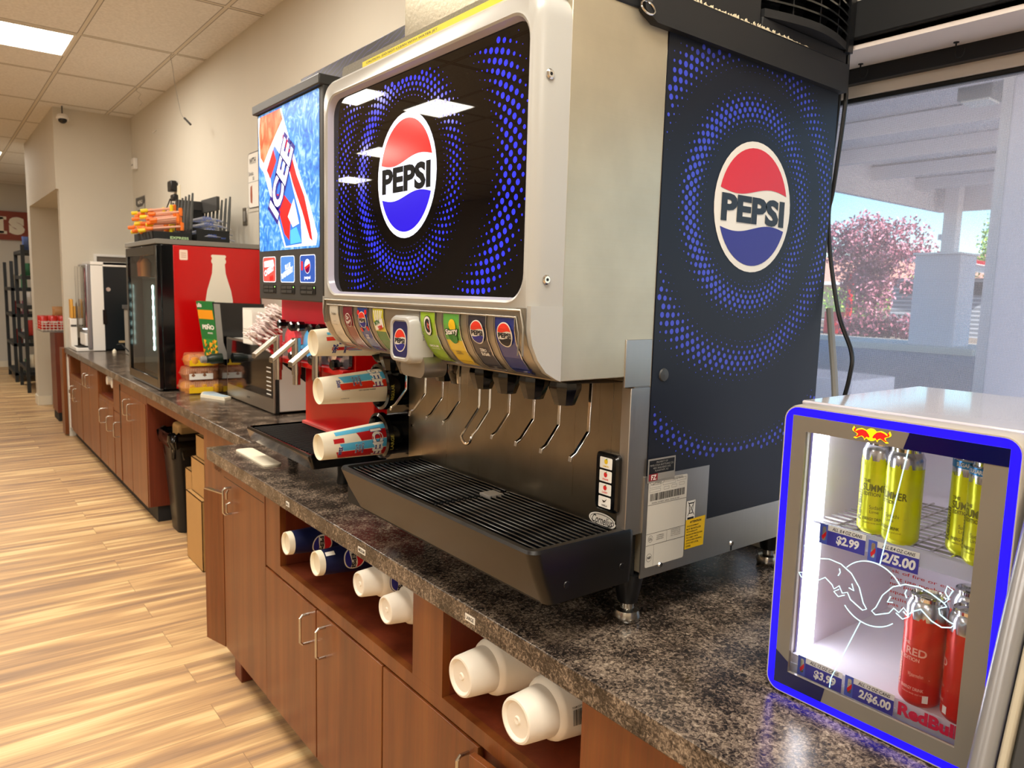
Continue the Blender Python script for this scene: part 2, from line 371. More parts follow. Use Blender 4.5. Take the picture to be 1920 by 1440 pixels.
# window: frame, mesh-filmed pane
f = MB(); M_alu = mat('window_frame_black', '#15171a', .45); M_pale = mat('window_frame_pale', '#d9d4cf', .5)
f.box(1.885, 1.91, -1.6, 1.34, 2.128, 2.166, M_alu); f.box(1.91, 1.935, -1.6, 1.34, 2.10, 2.13, M_pale); f.box(1.915, 1.94, -1.6, 1.34, 2.088, 2.10, M_alu)
f.box(1.905, 1.94, 1.30, 1.34, .95, 2.12, M_pale); f.box(1.905, 1.94, -1.6, -1.55, .95, 2.12, M_alu); f.box(1.90, 1.95, -1.6, 1.34, .93, .985, M_pale)
wf = struct(f.build('window_1', bevel=.002))
def mesh_glass():
    m = bpy.data.materials.new('window_mesh_glass'); m.use_nodes = True; t = m.node_tree; t.nodes.clear(); N = t.nodes.new; L = t.links.new
    o = N('ShaderNodeOutputMaterial'); tr = N('ShaderNodeBsdfTransparent'); tr.inputs[0].default_value = (.93, .95, .98, 1)
    df = N('ShaderNodeBsdfDiffuse'); df.inputs[0].default_value = (.85, .80, .84, 1); tl = N('ShaderNodeBsdfTranslucent'); tl.inputs[0].default_value = (.95, .88, .90, 1)
    a = N('ShaderNodeMixShader'); a.inputs[0].default_value = .6; L(df.outputs[0], a.inputs[1]); L(tl.outputs[0], a.inputs[2])
    g = N('ShaderNodeNewGeometry'); mp = N('ShaderNodeMapping'); mp.inputs['Scale'].default_value = (1, 330, 330); L(g.outputs['Position'], mp.inputs[0])
    vo = N('ShaderNodeTexVoronoi'); vo.feature = 'F1'; vo.inputs['Scale'].default_value = 1.0; vo.inputs['Randomness'].default_value = .1; L(mp.outputs[0], vo.inputs['Vector'])
    r = N('ShaderNodeMapRange'); r.inputs['From Min'].default_value = .25; r.inputs['From Max'].default_value = .6; r.inputs['To Min'].default_value = .14; r.inputs['To Max'].default_value = .40
    L(vo.outputs['Distance'], r.inputs['Value'])
    b = N('ShaderNodeMixShader'); L(r.outputs[0], b.inputs[0]); L(tr.outputs[0], b.inputs[1]); L(a.outputs[0], b.inputs[2]); L(b.outputs[0], o.inputs[0]); return m
p = MB(); p.add([(1.925, -1.58, .96), (1.925, 1.33, .96), (1.925, 1.33, 2.10), (1.925, -1.58, 2.10)], [(0, 1, 2, 3)], mesh_glass()); p.build('glass_pane', wf)
# hooks in the soffit
for k, (y, lb) in enumerate(((1.005, 'black screw hook in the window soffit, beside the black drink machine'), (.785, 'black screw hook in the window soffit, the one nearer the right edge'))):
    h = MB(); pts = [(1.86, y, 2.166), (1.86, y, 2.15)] + [(1.86 , y - .009 + .009 * math.cos(a), 2.142 - .012 * math.sin(a)) for a in [0, .6, 1.2, 1.8, 2.4, 3.1]]
    pts += [(1.86, y - .018, 2.148)]
    h.tube(pts, .0018, M_blackm); h.cyl((1.86, y, 2.1655), (1.86, y, 2.1635), .006, M_blackm)
    tag(h.build('screw_hook'), lb, 'hook', 'hooks in the window soffit')
# ------------------------------------------------------------------ ceiling troffers
M_diff = mat('light_diffuser', '#ffffff', .5, emit=CEIL_LIGHT, ecol='#fff6e8')
M_tro = mat('troffer_frame', '#e6e2d8', .5)
def troffer(x0, x1, y0, y1, lb):
    t = thing('ceiling_light', lb, 'light', ((x0 + x1) / 2, (y0 + y1) / 2, ZC - .012), 'recessed ceiling panel lights')
    fr = MB(); z0, z1 = ZC - .012, ZC - .001; w_ = .018
    fr.box(x0, x1, y0, y0 + w_, z0, z1, M_tro); fr.box(x0, x1, y1 - w_, y1, z0, z1, M_tro); fr.box(x0, x0 + w_, y0 + w_, y1 - w_, z0, z1, M_tro); fr.box(x1 - w_, x1, y0 + w_, y1 - w_, z0, z1, M_tro)
    fr.build('frame', t)
    d = MB(); d.add([(x0 + w_, y0 + w_, ZC - .008), (x1 - w_, y0 + w_, ZC - .008), (x1 - w_, y1 - w_, ZC - .008), (x0 + w_, y1 - w_, ZC - .008)], [(0, 3, 2, 1)], M_diff); d.build('diffuser', t)
    return t
troffer(-.31, .905, 6.08, 6.68, 'bright ceiling panel light at the upper left, over the aisle')
troffer(-.31, .905, 12.18, 12.78, 'small distant ceiling panel light beyond the camera dome')
for (x, y, s) in ((-.31, .0, 'over the near end of the aisle behind the viewer'), (-5.6, 3.1, 'over the far left of the shop'), (-5.6, -2.6, 'over the far left of the shop, near the viewer'), (-3.6, -.6, 'over the left of the shop near the viewer'), (-3.6, 3.1, 'over the left of the shop, middle'), (-.31, 3.03, 'over the aisle beside the dispenser'), (-.31, -3.0, 'at the near end of the shop')):  # unseen panels, added to keep up the total light in the shop
    troffer(x, x + 1.2, y, y + .6, 'added unseen ceiling panel light ' + s)
for (x, y, s) in ((-1.37, 6.2, 'at the upper left of the dispenser sign'), (-2.18, 6.06, 'right of the round emblem on the dispenser sign'), (-2.88, 8.45, 'beside the red wave of the emblem'), (-3.66, 10.9, 'lowest of those in the dispenser sign')):
    troffer(x - .22, x + .22, y - .31, y + .31, 'square ceiling light mirrored ' + s)
# ceiling camera, motion sensor, wires
t = thing('security_camera', 'small white dome security camera under the ceiling at the wall corner', 'camera', (1.13, 8.60, 3.13))
MB().cyl((1.13, 8.60, 3.25), (1.13, 8.60, 3.17), .006, M_dgrey).build('stem', t)
MB().lathe((1.13, 8.60, 3.17), (0, -.25, -1), [(0, .02), (.01, .045), (.04, .055), (.055, .05)], M_white).build('housing', t)
MB().lathe((1.13, 8.585, 3.118), (0, -.25, -1), [(0, .04), (.015, .036), (.03, .022), (.037, .004)], M_blackg).build('lens_dome', t)
t = thing('motion_sensor', 'small white motion sensor high on the beige wall', 'sensor', (1.73, 8.5, 2.72))
MB().box(1.71, 1.75, 8.42, 8.54, 2.71, 2.82, M_white).build('housing', t, .008); MB().box(1.707, 1.711, 8.45, 8.51, 2.745, 2.76, M_grey).build('lens', t)
w = MB(); w.tube([(1.53, 6.07, 3.25), (1.50, 6.06, 3.22), (1.51, 6.05, 3.15), (1.52, 6.05, 3.05), (1.54, 6.05, 2.93), (1.56, 6.05, 2.83), (1.57, 6.0, 2.78)], .0018, M_grey)
w.tube([(1.57, 6.0, 2.79), (1.60, 5.95, 2.74)], .008, M_dgrey)
tag(w.build('hanging_wire'), 'thin loose wire with a dark plug hanging from a ceiling tile corner', 'wire', 'loose wires from the ceiling')
w = MB(); w.tube([(1.52, 7.29, 3.25), (1.52, 7.28, 3.21), (1.55, 7.26, 3.19), (1.53, 7.27, 3.15), (1.56, 7.26, 3.12), (1.54, 7.27, 3.09)], .0016, M_grey)
tag(w.build('hanging_wire'), 'short curly wire hanging from the ceiling tile joint farther back', 'wire', 'loose wires from the ceiling')
tag(MB().box(1.742, 1.748, 7.62, 7.75, 2.965, 2.972, M_white).build('plastic_clip'), 'small white plastic strip on the wall below the curly wire', 'clip')
# ------------------------------------------------------------------ cabinets
def handle(parent, y, z0, z1, x0, name='handle', d=.032, dx=0):
    h = MB(); h.tube([(x0, y, z1), (x0 - d + .008, y, z1), (x0 - d, y, z1 - .008), (x0 - d, y, z0 + .008), (x0 - d + .008, y, z0), (x0, y, z0)], .0045, M_chrome, 8)
    return h.build(name, parent)
XF = .90; CT = .91
# near run carcass with its open cup bays
t = thing('base_cabinet', 'near run of cherry wood cabinets with open cup bays under the speckled counter', 'cabinet', (1.3, 1.4, 0))
YN = -.9
c = MB()
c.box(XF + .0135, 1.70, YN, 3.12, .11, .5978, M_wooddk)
c.box(XF, 1.70, 2.3952, 3.12, .598, .858, M_wood)             # solid end block behind panel
c.box(XF, 1.70, 1.38, 1.515, .6352, .858, M_wood)
c.box(XF, 1.70, YN, .9148, .598, .858, M_wood)
c.box(XF, XF + .02, .915, 2.395, .598, .635, M_wood)
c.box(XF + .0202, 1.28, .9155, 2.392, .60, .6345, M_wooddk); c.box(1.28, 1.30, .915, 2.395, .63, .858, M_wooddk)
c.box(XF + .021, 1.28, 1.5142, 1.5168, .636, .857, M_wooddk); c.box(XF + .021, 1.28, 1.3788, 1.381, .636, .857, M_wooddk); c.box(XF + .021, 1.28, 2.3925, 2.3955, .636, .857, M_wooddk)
c.build('carcass', t)
MB().box(XF + .075, 1.6, YN, 3.10, 0, .11, M_toe).build('toe_kick', t)
MB().box(XF + .066, XF + .075, YN, 2.75, 0, .07, M_dgrey).build('kick_strip', t)
e = MB(); e.box(XF - .002, XF + .014, 2.532, 3.005, .10, .858, M_wood); e.box(XF - .0024, XF, 2.54, 2.99, .818, .8215, M_blk); e.build('end_panel', t, .0015)
def door(parent, y0, y1, z0, z1, hy=None, hz=None, ang=0, hinge=None, m=None):
    b = MB(); b.box(XF - .004, XF + .013, y0 + .0015, y1 - .0015, z0, z1, m or M_wood)
    if ang:
        P_ = Vector((XF + .013, hinge, 0)); b.v = [P_ + Matrix.Rotation(ang, 3, 'Z') @ (p - P_) for p in b.v]
    d = b.build('door', parent, .0015)
    if hy is not None:
        h = handle(d, hy, hz[0], hz[1], XF - .002)
        if ang:
            P_ = Vector((XF + .013, hinge, 0)); 
            for v in h.data.vertices:
                wv = v.co + d.location + parent.location; wv = P_ + Matrix.Rotation(ang, 3, 'Z') @ (wv - P_); v.co = wv - d.location - parent.location
    return d
door(t, 2.092, 2.528, .10, .592, 2.142, (.465, .56)); door(t, 1.664, 2.088, .10, .592, 2.02, (.468, .563))
door(t, 1.226, 1.66, .10, .592, 1.262, (.468, .563)); door(t, .79, 1.222, .10, .592, 1.19, (.468, .563), ang=math.radians(4), hinge=.79); door(t, .35, .786, .10, .592, .745, (.468, .563))
# trash flap door standing slightly open at the far end
d = MB(); A, B = (XF - .004, 3.005), (.860, 3.135)
for (z0, z1, m) in ((.10, .742, M_wood), (.742, .747, M_chrome)):
    d.add([(A[0], A[1], z0), (B[0], B[1], z0), (B[0] + .018, B[1] + .004, z0), (A[0] + .018, A[1] + .004, z0), (A[0], A[1], z1), (B[0], B[1], z1), (B[0] + .018, B[1] + .004, z1), (A[0] + .018, A[1] + .004, z1)], [(0, 1, 2, 3), (4, 5, 6, 7), (0, 1, 5, 4), (1, 2, 6, 5), (2, 3, 7, 6), (3, 0, 4, 7)], m)
dd = d.build('flap_door', t); handle(dd, 2.90, .69, .795, XF - .002); 
lk = MB(); lk.tube([(XF - .012, 2.905, .785), (XF - .02, 2.9, .775), (XF - .02, 2.9, .75)], .004, M_chrome); lk.tube([(XF - .006, 2.9, .735), (XF - .022, 2.9, .73), (XF - .022, 2.9, .70), (XF - .015, 2.9, .69)], .004, M_chrome); lk.build('latch', t)
tr_ = MB(); tr_.text('TRASH', FX(3.02, .835, XF), -.06, 0, .022, .0006, mat('burnt_lettering', '#5b341b', .6), .01, w=.10); tr_.build('engraved_word', t)
# cabinet corner bracket near the floor
k = MB(); k.box(XF + .012, XF + .07, 2.86, 2.94, .0, .1, M_wooddk); k.build('foot_block', t, .004)
# near worktop
b = MB(); b.box(.88, XW, YN, 3.157, .86, CT, M_lam); ct = b.build('countertop', None, .003, 2); tag(ct, 'speckled brown and black laminate countertop under the soda dispenser', 'countertop')
M_tag = mat('label_white', '#f4f2ea', .5)
def edge_label(y, z, w_, st, lb):
    l = MB(); F = FX(y, z, .8795); l.box(.8788, .8799, y - w_ / 2, y + w_ / 2, z - .0075, z + .0075, M_tag); l.text(st, F, 0, 0, .0085, .0012, M_blk, .01, w=w_ * .82)
    tag(l.build('edge_label'), lb, 'label', 'size labels on the counter edge')
edge_label(2.27, .885, .026, 'SMALL', 'tiny white label on the counter edge above the navy cups'); edge_label(1.75, .884, .042, 'MEDIUM', 'white size label on the counter edge above the ringed foam cups'); edge_label(1.244, .884, .036, 'LARGE', 'white LARGE label on the counter edge above the biggest foam cups')
# white tray strip lying on the counter under the frozen drink drip tray
tag(MB().prism(rrect(.07, .34, .02, 5), Frame((.99, 2.86, .9105), (1, 0, 0), (0, 1, 0)), 0, .006, M_paper).build('plastic_mat', None, .001), 'pale plastic mat on the counter under the black drip shelf', 'mat')
# ------------------------------------------------------------------ far run
XG = 1.09; t = thing('base_cabinet', 'far run of cherry wood cabinets from the waste bin to the boxed corner', 'cabinet', (1.4, 6.5, 0))
c = MB()
c.box(XG + .0135, 1.74, 5.236, 8.60, .11, .639, M_wooddk)
for (y0, y1) in ((5.236, 6.33), (6.94, 7.83), (8.48, 8.685)): c.box(XG + .014, 1.739, y0, y1, .64, .858, M_wood); c.box(XG, XG + .014, y0, y1, .79 if y0 < 6 else .845, .858, M_wood)
c.box(XG, XG + .02, 6.331, 6.939, .626, .6548, M_wood); c.box(XG, XG + .02, 7.831, 8.479, .626, .67, M_wood)
for (y0, y1) in ((6.33, 6.94), (7.83, 8.48)): c.box(1.45, 1.47, y0, y1, .66, .858, M_wooddk); c.box(XG + .02, 1.45, y0, y1, .655, .663, M_wooddk)
c.box(XG, 1.74, 5.21, 5.235, .11, .858, M_wooddk); c.box(XG, XG + .02, 3.951, 5.209, .805, .858, M_wood)
c.box(XG, 1.74, 3.165, 3.95, .11, .858, M_wood); c.box(1.70, 1.74, 3.95, 5.21, 0, .858, M_wooddk)
c.box(XG, XG + .013, 8.475, 8.66, .11, .84, M_wood); c.box(XG - .0, XG + .013, 6.056, 6.326, .606, .788, M_wood)
c.build('carcass', t)
MB().box(XG + .05, 1.6, 5.225, 8.68, 0, .11, M_toe).build('toe_kick', t)
def fdoor(y0, y1, z0, z1, hy=None, hz=None):
    b = MB(); b.box(XG - .004, XG + .013, y0 + .004, y1 - .004, z0, z1, M_wood); d = b.build('door', t, .0015)
    if hy: handle(d, hy, hz[0], hz[1], XG - .002, d=.04)
fdoor(5.24, 5.70, .10, .79, 5.62, (.63, .745)); fdoor(5.70, 6.05, .10, .79, 5.76, (.65, .76)); fdoor(6.33, 6.62, .10, .625, 6.40, (.43, .545)); fdoor(6.62, 6.94, .10, .625, 6.70, (.45, .565)); fdoor(6.08, 6.31, .10, .60, 6.12, (.43, .54))
fdoor(6.96, 7.40, .10, .845, 7.32, (.66, .77)); fdoor(7.40, 7.82, .10, .845, 7.46, (.66, .77)); fdoor(7.84, 8.16, .10, .625, 8.08, (.44, .56)); fdoor(8.16, 8.47, .10, .625, 8.24, (.45, .57))
b = MB(); b.box(XG - .004, XG, 6.06, 6.075, .50, .83, M_blk); b.build('slot', t)
s = MB(); s.box(XG - .005, XG + .0, 8.60, 8.635, .10, .45, M_whitem); s.box(XG - .005, XG, 8.60, 8.63, .49, .82, M_whitem); s.build('white_strip', t)
MB().box(1.050, 1.083, 8.695, 8.88, .02, .90, M_wood).build('end_board', t, .002)
ct = MB(); ct.box(1.067, XW, 3.158, Y8 - .002, .86, CT, M_lam); tag(ct.build('countertop', None, .003, 2), 'far speckled laminate countertop running to the boxed corner', 'countertop')
tag(MB().box(1.12, 1.70, Y8 - .02, Y8 - .001, .911, 1.01, M_lam).build('backsplash', None, .002), 'short speckled laminate upstand at the far end of the counter', 'backsplash')
# white cups standing ends-out in the far bays
def far_cup(y, z, lb, x=1.13):
    c = MB(); c.lathe((x, y, z), (1, 0, 0), [(.006, .0), (.006, .030), (0, .034), (.004, .036), (.17, .045)], M_foam, 20, cap1=False)
    tag(c.build('foam_cup'), lb, 'cup', 'white cups in the far open bays')
for y, z, lb in ((6.82, .775, 'white cup end in the far open bay, leftmost of its three'), (6.62, .77, 'white cup end in the far open bay, middle of its three'), (6.42, .77, 'white cup end in the far open bay, rightmost of its three'), (8.08, .78, 'white cup end in the farthest small bay, left one'), (7.93, .78, 'white cup end in the farthest small bay, right one')): far_cup(y, z, lb)
# ------------------------------------------------------------------ waste bin and boxes
t = thing('waste_bin', 'black waste bin with a liner under the counter', 'bin', (1.38, 5.02, 0))
def slab(h, w, d, r=.03): return [(x, y, h) for x, y in rrect(w, d, r, 4, 1.38, 5.0)]
b = MB(); b.loft([slab(.002, .38, .22, .05), slab(.30, .42, .26, .05), slab(.60, .46, .30, .05), slab(.61, .49, .33, .05), slab(.64, .49, .33, .05), slab(.64, .46, .30, .05), slab(.50, .44, .28, .05)], M_black, True, False); b.build('body', t)
b = MB(); rng = random.Random(3)
def crinkle(h, w, d, a): return [(x + rng.uniform(-a, a), y + rng.uniform(-a, a), h + rng.uniform(-a, a)) for x, y in rrect(w, d, .05, 8, 1.38, 5.0)]
b.loft([crinkle(.56, .485, .325, .006), crinkle(.60, .50, .34, .008), crinkle(.645, .502, .345, .008), crinkle(.655, .47, .31, .008), crinkle(.60, .45, .29, .01), crinkle(.50, .43, .27, .02)], M_blackg, False, False); b.build('liner', t)
g = MB(); g.box(1.20, 1.5, 4.90, 5.06, .56, .70, M_kraft); g.T = None
tag(g.build('crumpled_bag', None, .02), 'crumpled brown paper bag sticking out of the waste bin', 'bag')
def carton(x0, x1, y0, y1, z0, z1, lb, open_=False, rz=0):
    t = thing('cardboard_box', lb, 'box', ((x0 + x1) / 2, (y0 + y1) / 2, z0), 'cardboard boxes beside the waste bin')
    b = MB(); w_ = .004
    b.box(x0, x1, y0, y0 + w_, z0, z1, M_kraft); b.box(x0, x1, y1 - w_, y1, z0, z1, M_kraft); b.box(x0, x0 + w_, y0, y1, z0, z1, M_kraft); b.box(x1 - w_, x1, y0, y1, z0, z1, M_kraft); b.box(x0, x1, y0, y1, z0, z0 + w_, M_kraft)
    if not open_: b.box(x0, x1, y0, y1, z1 - w_, z1, M_kraft)
    b.build('carton', t)
    f = MB(); f.box(x0 + .01, x1 - .01, y0 - .001, y0, z1 - .12, z1 - .118, mat('box_crease', '#8f6a3a', .8)); f.build('tape_line', t)
    if open_:
        f = MB(); f.box(x0, x1, y1, y1 + .004, z1, z1 + .09, M_kraft); f.build('flap', t)
carton(1.125, 1.50, 4.15, 4.46, 0, .40, 'large lower cardboard box standing on the floor beside the bin')
carton(1.15, 1.47, 4.17, 4.43, .402, .60, 'upper open cardboard box stacked on the large one')
carton(1.19, 1.47, 4.52, 4.72, 0, .47, 'narrow cardboard box between the bin and the stacked boxes')
carton(1.17, 1.42, 4.19, 4.40, .602, .73, 'small cardboard box wedged on top of the stack')
# ------------------------------------------------------------------ printed emblem and halftone
M_logo_w = mat('emblem_white', '#e9e4d8', .4); M_logo_r = mat('emblem_red', '#d3222d', .4); M_logo_b = mat('emblem_blue', '#2b2a86', .4); M_logo_k = mat('emblem_black', '#1a1d24', .4)
M_glow_w = mat('lit_white', '#e8ecff', .15, emit=.85); M_glow_r = mat('lit_red', '#f01010', .15, emit=.75); M_glow_b = mat('lit_blue', '#2616c8', .15, emit=.75); M_glow_k = mat('lit_letters', '#06070c', .5, spec=.15)
M_dot = mat('dot_blue', '#3b49c9', .35); M_dotg = mat('dot_lit_blue', '#3038ff', .1, emit=.55)
def half_disc(R, y_of, top, n=22):
    """part of the disc above (top) or below the wavy line y_of(x)"""
    # intersection of wave with circle, left and right
    def solve(sx):
        lo, hi = 0., 1.
        for _ in range(40):
            m_ = (lo + hi) / 2; x = sx * m_ * R
            if x * x + y_of(x / R) ** 2 * R * R < R * R: lo = m_
            else: hi = m_
        return sx * lo * R
    xl, xr = solve(-1), solve(1); al = math.atan2(y_of(xl / R) * R, xl); ar = math.atan2(y_of(xr / R) * R, xr)
    pts = []
    if top:
        for i in range(n + 1): a = ar + (al - ar) * i / n; pts.append((R * math.cos(a), R * math.sin(a)))
    else:
        if al > 0: al -= 2 * PI
        if ar > 0: ar -= 2 * PI
        if al > ar: al -= 2 * PI
        for i in range(n + 1): a = ar + (al - ar) * i / n; pts.append((R * math.cos(a), R * math.sin(a)))
    for i in range(1, n): x = xl + (xr - xl) * i / n; pts.append((x, y_of(x / R) * R))
    return pts
def span(mb, F, u, v, R, lo, hi, off, m, nu=26, nv=6):
    # a shape between two curves, cut fine enough to follow a curved surface
    vs = []
    for i in range(nu + 1):
        x = -R * math.cos(PI * i / nu); a = lo(x); b = max(hi(x), a)
        for j in range(nv + 1): vs.append(F(u + x, v + a + (b - a) * j / nv, off))
    mb.add(vs, [(i * (nv + 1) + j, (i + 1) * (nv + 1) + j, (i + 1) * (nv + 1) + j + 1, i * (nv + 1) + j + 1) for i in range(nu) for j in range(nv)], m)
def curved_emblem(mb, F, u, v, R, off, W_, Rd, Bl, K, ring=None, flip=1):
    c = lambda r: (lambda x: math.sqrt(max(r * r - x * x, 0)))
    if ring: span(mb, F, u, v, R, lambda x: -c(R)(x), c(R), off, ring); R *= .95; off += .0003
    span(mb, F, u, v, R, lambda x: -c(R)(x), c(R), off, W_); r = R * .90
    wave = lambda k: (lambda x: min(max((k + flip * .07 * math.sin(PI * x / r)) * r, -c(r)(x)), c(r)(x)))
    span(mb, F, u, v, r, wave(.27), c(r), off + .0004, Rd); span(mb, F, u, v, r, lambda x: -c(r)(x), wave(-.36), off + .0004, Bl)
    mb.text('PEPSI', F, u, v - .045 * R, R * .42, off + .0008, K, .045, w=R * 1.66)
def emblem(mb, F, u, v, R, off, W_, Rd, Bl, K, sx=1., bottom=None):
    if not isinstance(F, Frame): return curved_emblem(mb, F, u, v, R, off, W_, Rd, bottom or Bl, K)
    tr = lambda ps: [(u + x * sx, v + y) for x, y in ps]
    mb.flat(tr(circ(R, 44)), F, off, W_)
    r = R * .90; d = max(.0004, R * .004)
    mb.flat(tr(half_disc(r, lambda x: .27 - .07 * math.sin(PI * -x), True)), F, off + d, Rd)
    mb.flat(tr(half_disc(r, lambda x: -.36 - .07 * math.sin(PI * -x), False)), F, off + d, bottom or Bl)
    mb.text('PEPSI', F, u, v - .045 * R, R * .42, off + d * 2, K, .045, w=R * 1.66 * sx)
def halftone(mb, F, u, v, rect, off, m, zones, maxr, hole):
    x0, x1, y0, y1 = rect
    for (ra, rb, N, dr, c, wd, amp, ph, ecc) in zones:
        k = 0; r = ra
        while r < rb:
            for j in range(N):
                a = 2 * PI * (j + (k % 2) * .5) / N; x, y = u + r * math.cos(a), v + r * math.sin(a)
                if not (x0 < x < x1 and y0 < y < y1): continue
                cc = c * (1 + ecc * math.cos(a - ph)); s_ = math.exp(-((r - cc) / wd) ** 2) * amp * (1 + .25 * math.cos(a - ph))
                if s_ < .1: continue
                q = maxr * min(1.1, s_)
                mb.flat([(x + q * math.cos(b), y + q * math.sin(b)) for b in [PI * i / 5 for i in range(10)]], F, off, m)
            r += dr; k += 1
# ------------------------------------------------------------------ soda dispenser
YR, YL = .975, 1.815
D = thing('soda_dispenser', 'big stainless soda dispenser with a dark lit emblem sign and eight flavour labels', 'drink dispenser', (1.2, 1.4, CT))
# bezel (grey white moulded frame)
M_bez = mat('bezel_plastic', '#b3b3ae', .28, bump=.03, bscale=300); M_bezi = mat('bezel_inner', '#b9b8cc', .2)
gy0, gy1, gz0, gz1 = 1.0, 1.772, 1.569, 2.030
def yz(w_, h_, r, cy, cz, x, n=8): return [(x, cy + a, cz + b) for a, b in rrect(w_, h_, r, n)]
cy, cz = (YR + YL) / 2, (1.50 + 2.078) / 2; W0, H0 = YL - YR, 2.078 - 1.50
icy, icz = (gy0 + gy1) / 2, (gz0 + gz1) / 2; IW, IH = gy1 - gy0, gz1 - gz0
b = MB()
b.loft([yz(W0, H0, .05, cy, cz, .872), yz(W0, H0, .05, cy, cz, .822), yz(W0 - .006, H0 - .006, .05, cy, cz, .808), yz(W0 - .022, H0 - .022, .045, cy, cz, .800),
        yz(IW + .026, IH + .026, .050, icy, icz, .798), yz(IW + .018, IH + .018, .048, icy, icz, .7955), yz(IW + .010, IH + .010, .046, icy, icz, .798)], M_bez, False, False)
b.loft([yz(IW + .010, IH + .010, .046, icy, icz, .798), yz(IW, IH, .042, icy, icz, .812)], M_bezi, False, False)
# side cheeks with the curved chin
prof = [(.800, 1.56), (.800, 1.515), (.805, 1.490), (.8185, 1.463), (.838, 1.441), (.862, 1.428), (.880, 1.423)]
for (ya, yb) in ((YR, YR + .012), (YL - .012, YL)):
    poly = [(.8725, 1.556), (.8005, 1.556)] + prof[1:-1] + [(.8725, 1.424)]
    b.prism(poly, Frame((0, 0, 0), (1, 0, 0), (0, 0, 1)), -yb - (.0006 if yb > 1.5 else 0), -ya + (.0006 if yb < 1.5 else 0), M_bez)
b.build('bezel', D, 0)
for z, x in ((1.935, .826), (1.601, .832)):
    s = MB(); s.lathe((x, YR, z), (0, -1, 0), [(0, .0085), (.002, .0085), (.004, .006)], M_chromeb, 16); s.flat(circ(.003, 6, x, z), FY(0, 0, YR), .0043, M_blk); s.build('screw', D)
# display sign
sg = MB(); M_signk = mat('sign_black_gloss', '#050509', .015)
F = FX(0, 0, .812)
sg.flat([(-y, z) for y, z in [(icy + a, icz + b_) for a, b_ in rrect(IW + .001, IH + .001, .042, 8)]], F, 0, M_signk)
zone_front = [(.150, .262, 72, .0112, .196, .030, .95, PI * .9, .04), (.262, .47, 96, .0125, .335, .042, 1.05, 0, .10)]
halftone(sg, F, -1.418, 1.817, (-gy1 + .008, -gy0 - .012, gz0 + .006, gz1 - .012), .0003, M_dotg, zone_front, .0052, .14)
emblem(sg, F, -1.418, 1.817, .130, .0006, M_glow_w, M_glow_r, M_glow_b, M_glow_k, sx=.94)
sg.build('lit_sign', D, smooth=False)
# valve panel (curved)
M_vp = steel_mat('valve_panel_silver', '#a9a498', .32, (300, 1.2, 300), .15, .8)
vprof = [(.7985, 1.552), (.7985, 1.515), (.8035, 1.491), (.817, 1.464), (.8365, 1.442), (.861, 1.428), (.90, 1.418), (1.0, 1.414), (1.05, 1.414)]
b = MB(); ys = (YR + .010, YL - .010)
b.loft([[(x, y, z) for x, z in vprof] for y in ys], M_vp, False, False, closed=False)
# raised rounded border lines
for dz, r in ((0, .0022), (.012, .0016)):
    b.tube([(.7975, YR + .016 + dz, 1.44 + .03), (.7965, YR + .014 + dz, 1.52 - dz), (.7965, YR + .022 + dz, 1.548 - dz), (.7965, YL - .022 - dz, 1.548 - dz), (.7965, YL - .014 - dz, 1.52 - dz), (.80, YL - .014 - dz, 1.49)], r, M_vp, 6)
b.build('valve_panel', D)
# helper that maps label sheet onto the panel profile by arc length
acc = [0.]
for i in range(1, len(vprof)): acc.append(acc[-1] + math.dist(vprof[i], vprof[i - 1]))
class Curved:
    def __init__(s, y): s.y = y
    def __call__(s, u, v, off=0.):
        l = -v; off += .0016 if .0014 < off < .0028 else 0
        for i in range(1, len(vprof)):
            if l <= acc[i] or i == len(vprof) - 1:
                t_ = (l - acc[i - 1]) / (acc[i] - acc[i - 1]); x = vprof[i - 1][0] + t_ * (vprof[i][0] - vprof[i - 1][0]); z = vprof[i - 1][1] + t_ * (vprof[i][1] - vprof[i - 1][1])
                dx, dz = vprof[i][0] - vprof[i - 1][0], vprof[i][1] - vprof[i - 1][1]; n_ = math.hypot(dx, dz)
                return Vector((x + dz / n_ * off, s.y - u, z - dx / n_ * off))
def lab_mat(n, c): return mat('label_' + n, c, .25, coat=.5)
LY = [1.042, 1.126, 1.212, 1.298, 1.51, 1.587, 1.664, 1.741]
Ld = {0: ('#26337e', '#1f2a6b', 'navy cola flavour label with round emblem, rightmost'), 1: ('#33313c', '#2a2833', 'black zero sugar flavour label'), 2: ('#e6c92a', '#63b04b', 'yellow and green flavour label'), 3: ('#9ac22f', '#b3c83c', 'lime green flavour label with white badge'),
      4: ('#2d7a3a', '#d9d23c', 'green flavour label with striped top'), 5: ('#2b4a9a', '#4a2f6b', 'blue wild cherry flavour label'), 6: ('#7a2232', '#6b1a2a', 'maroon flavour label'), 7: ('#d8d3c4', '#c9c2ad', 'cream water flavour label')}
M_orange = mat('orange_red_ink', '#e33a28', .3)
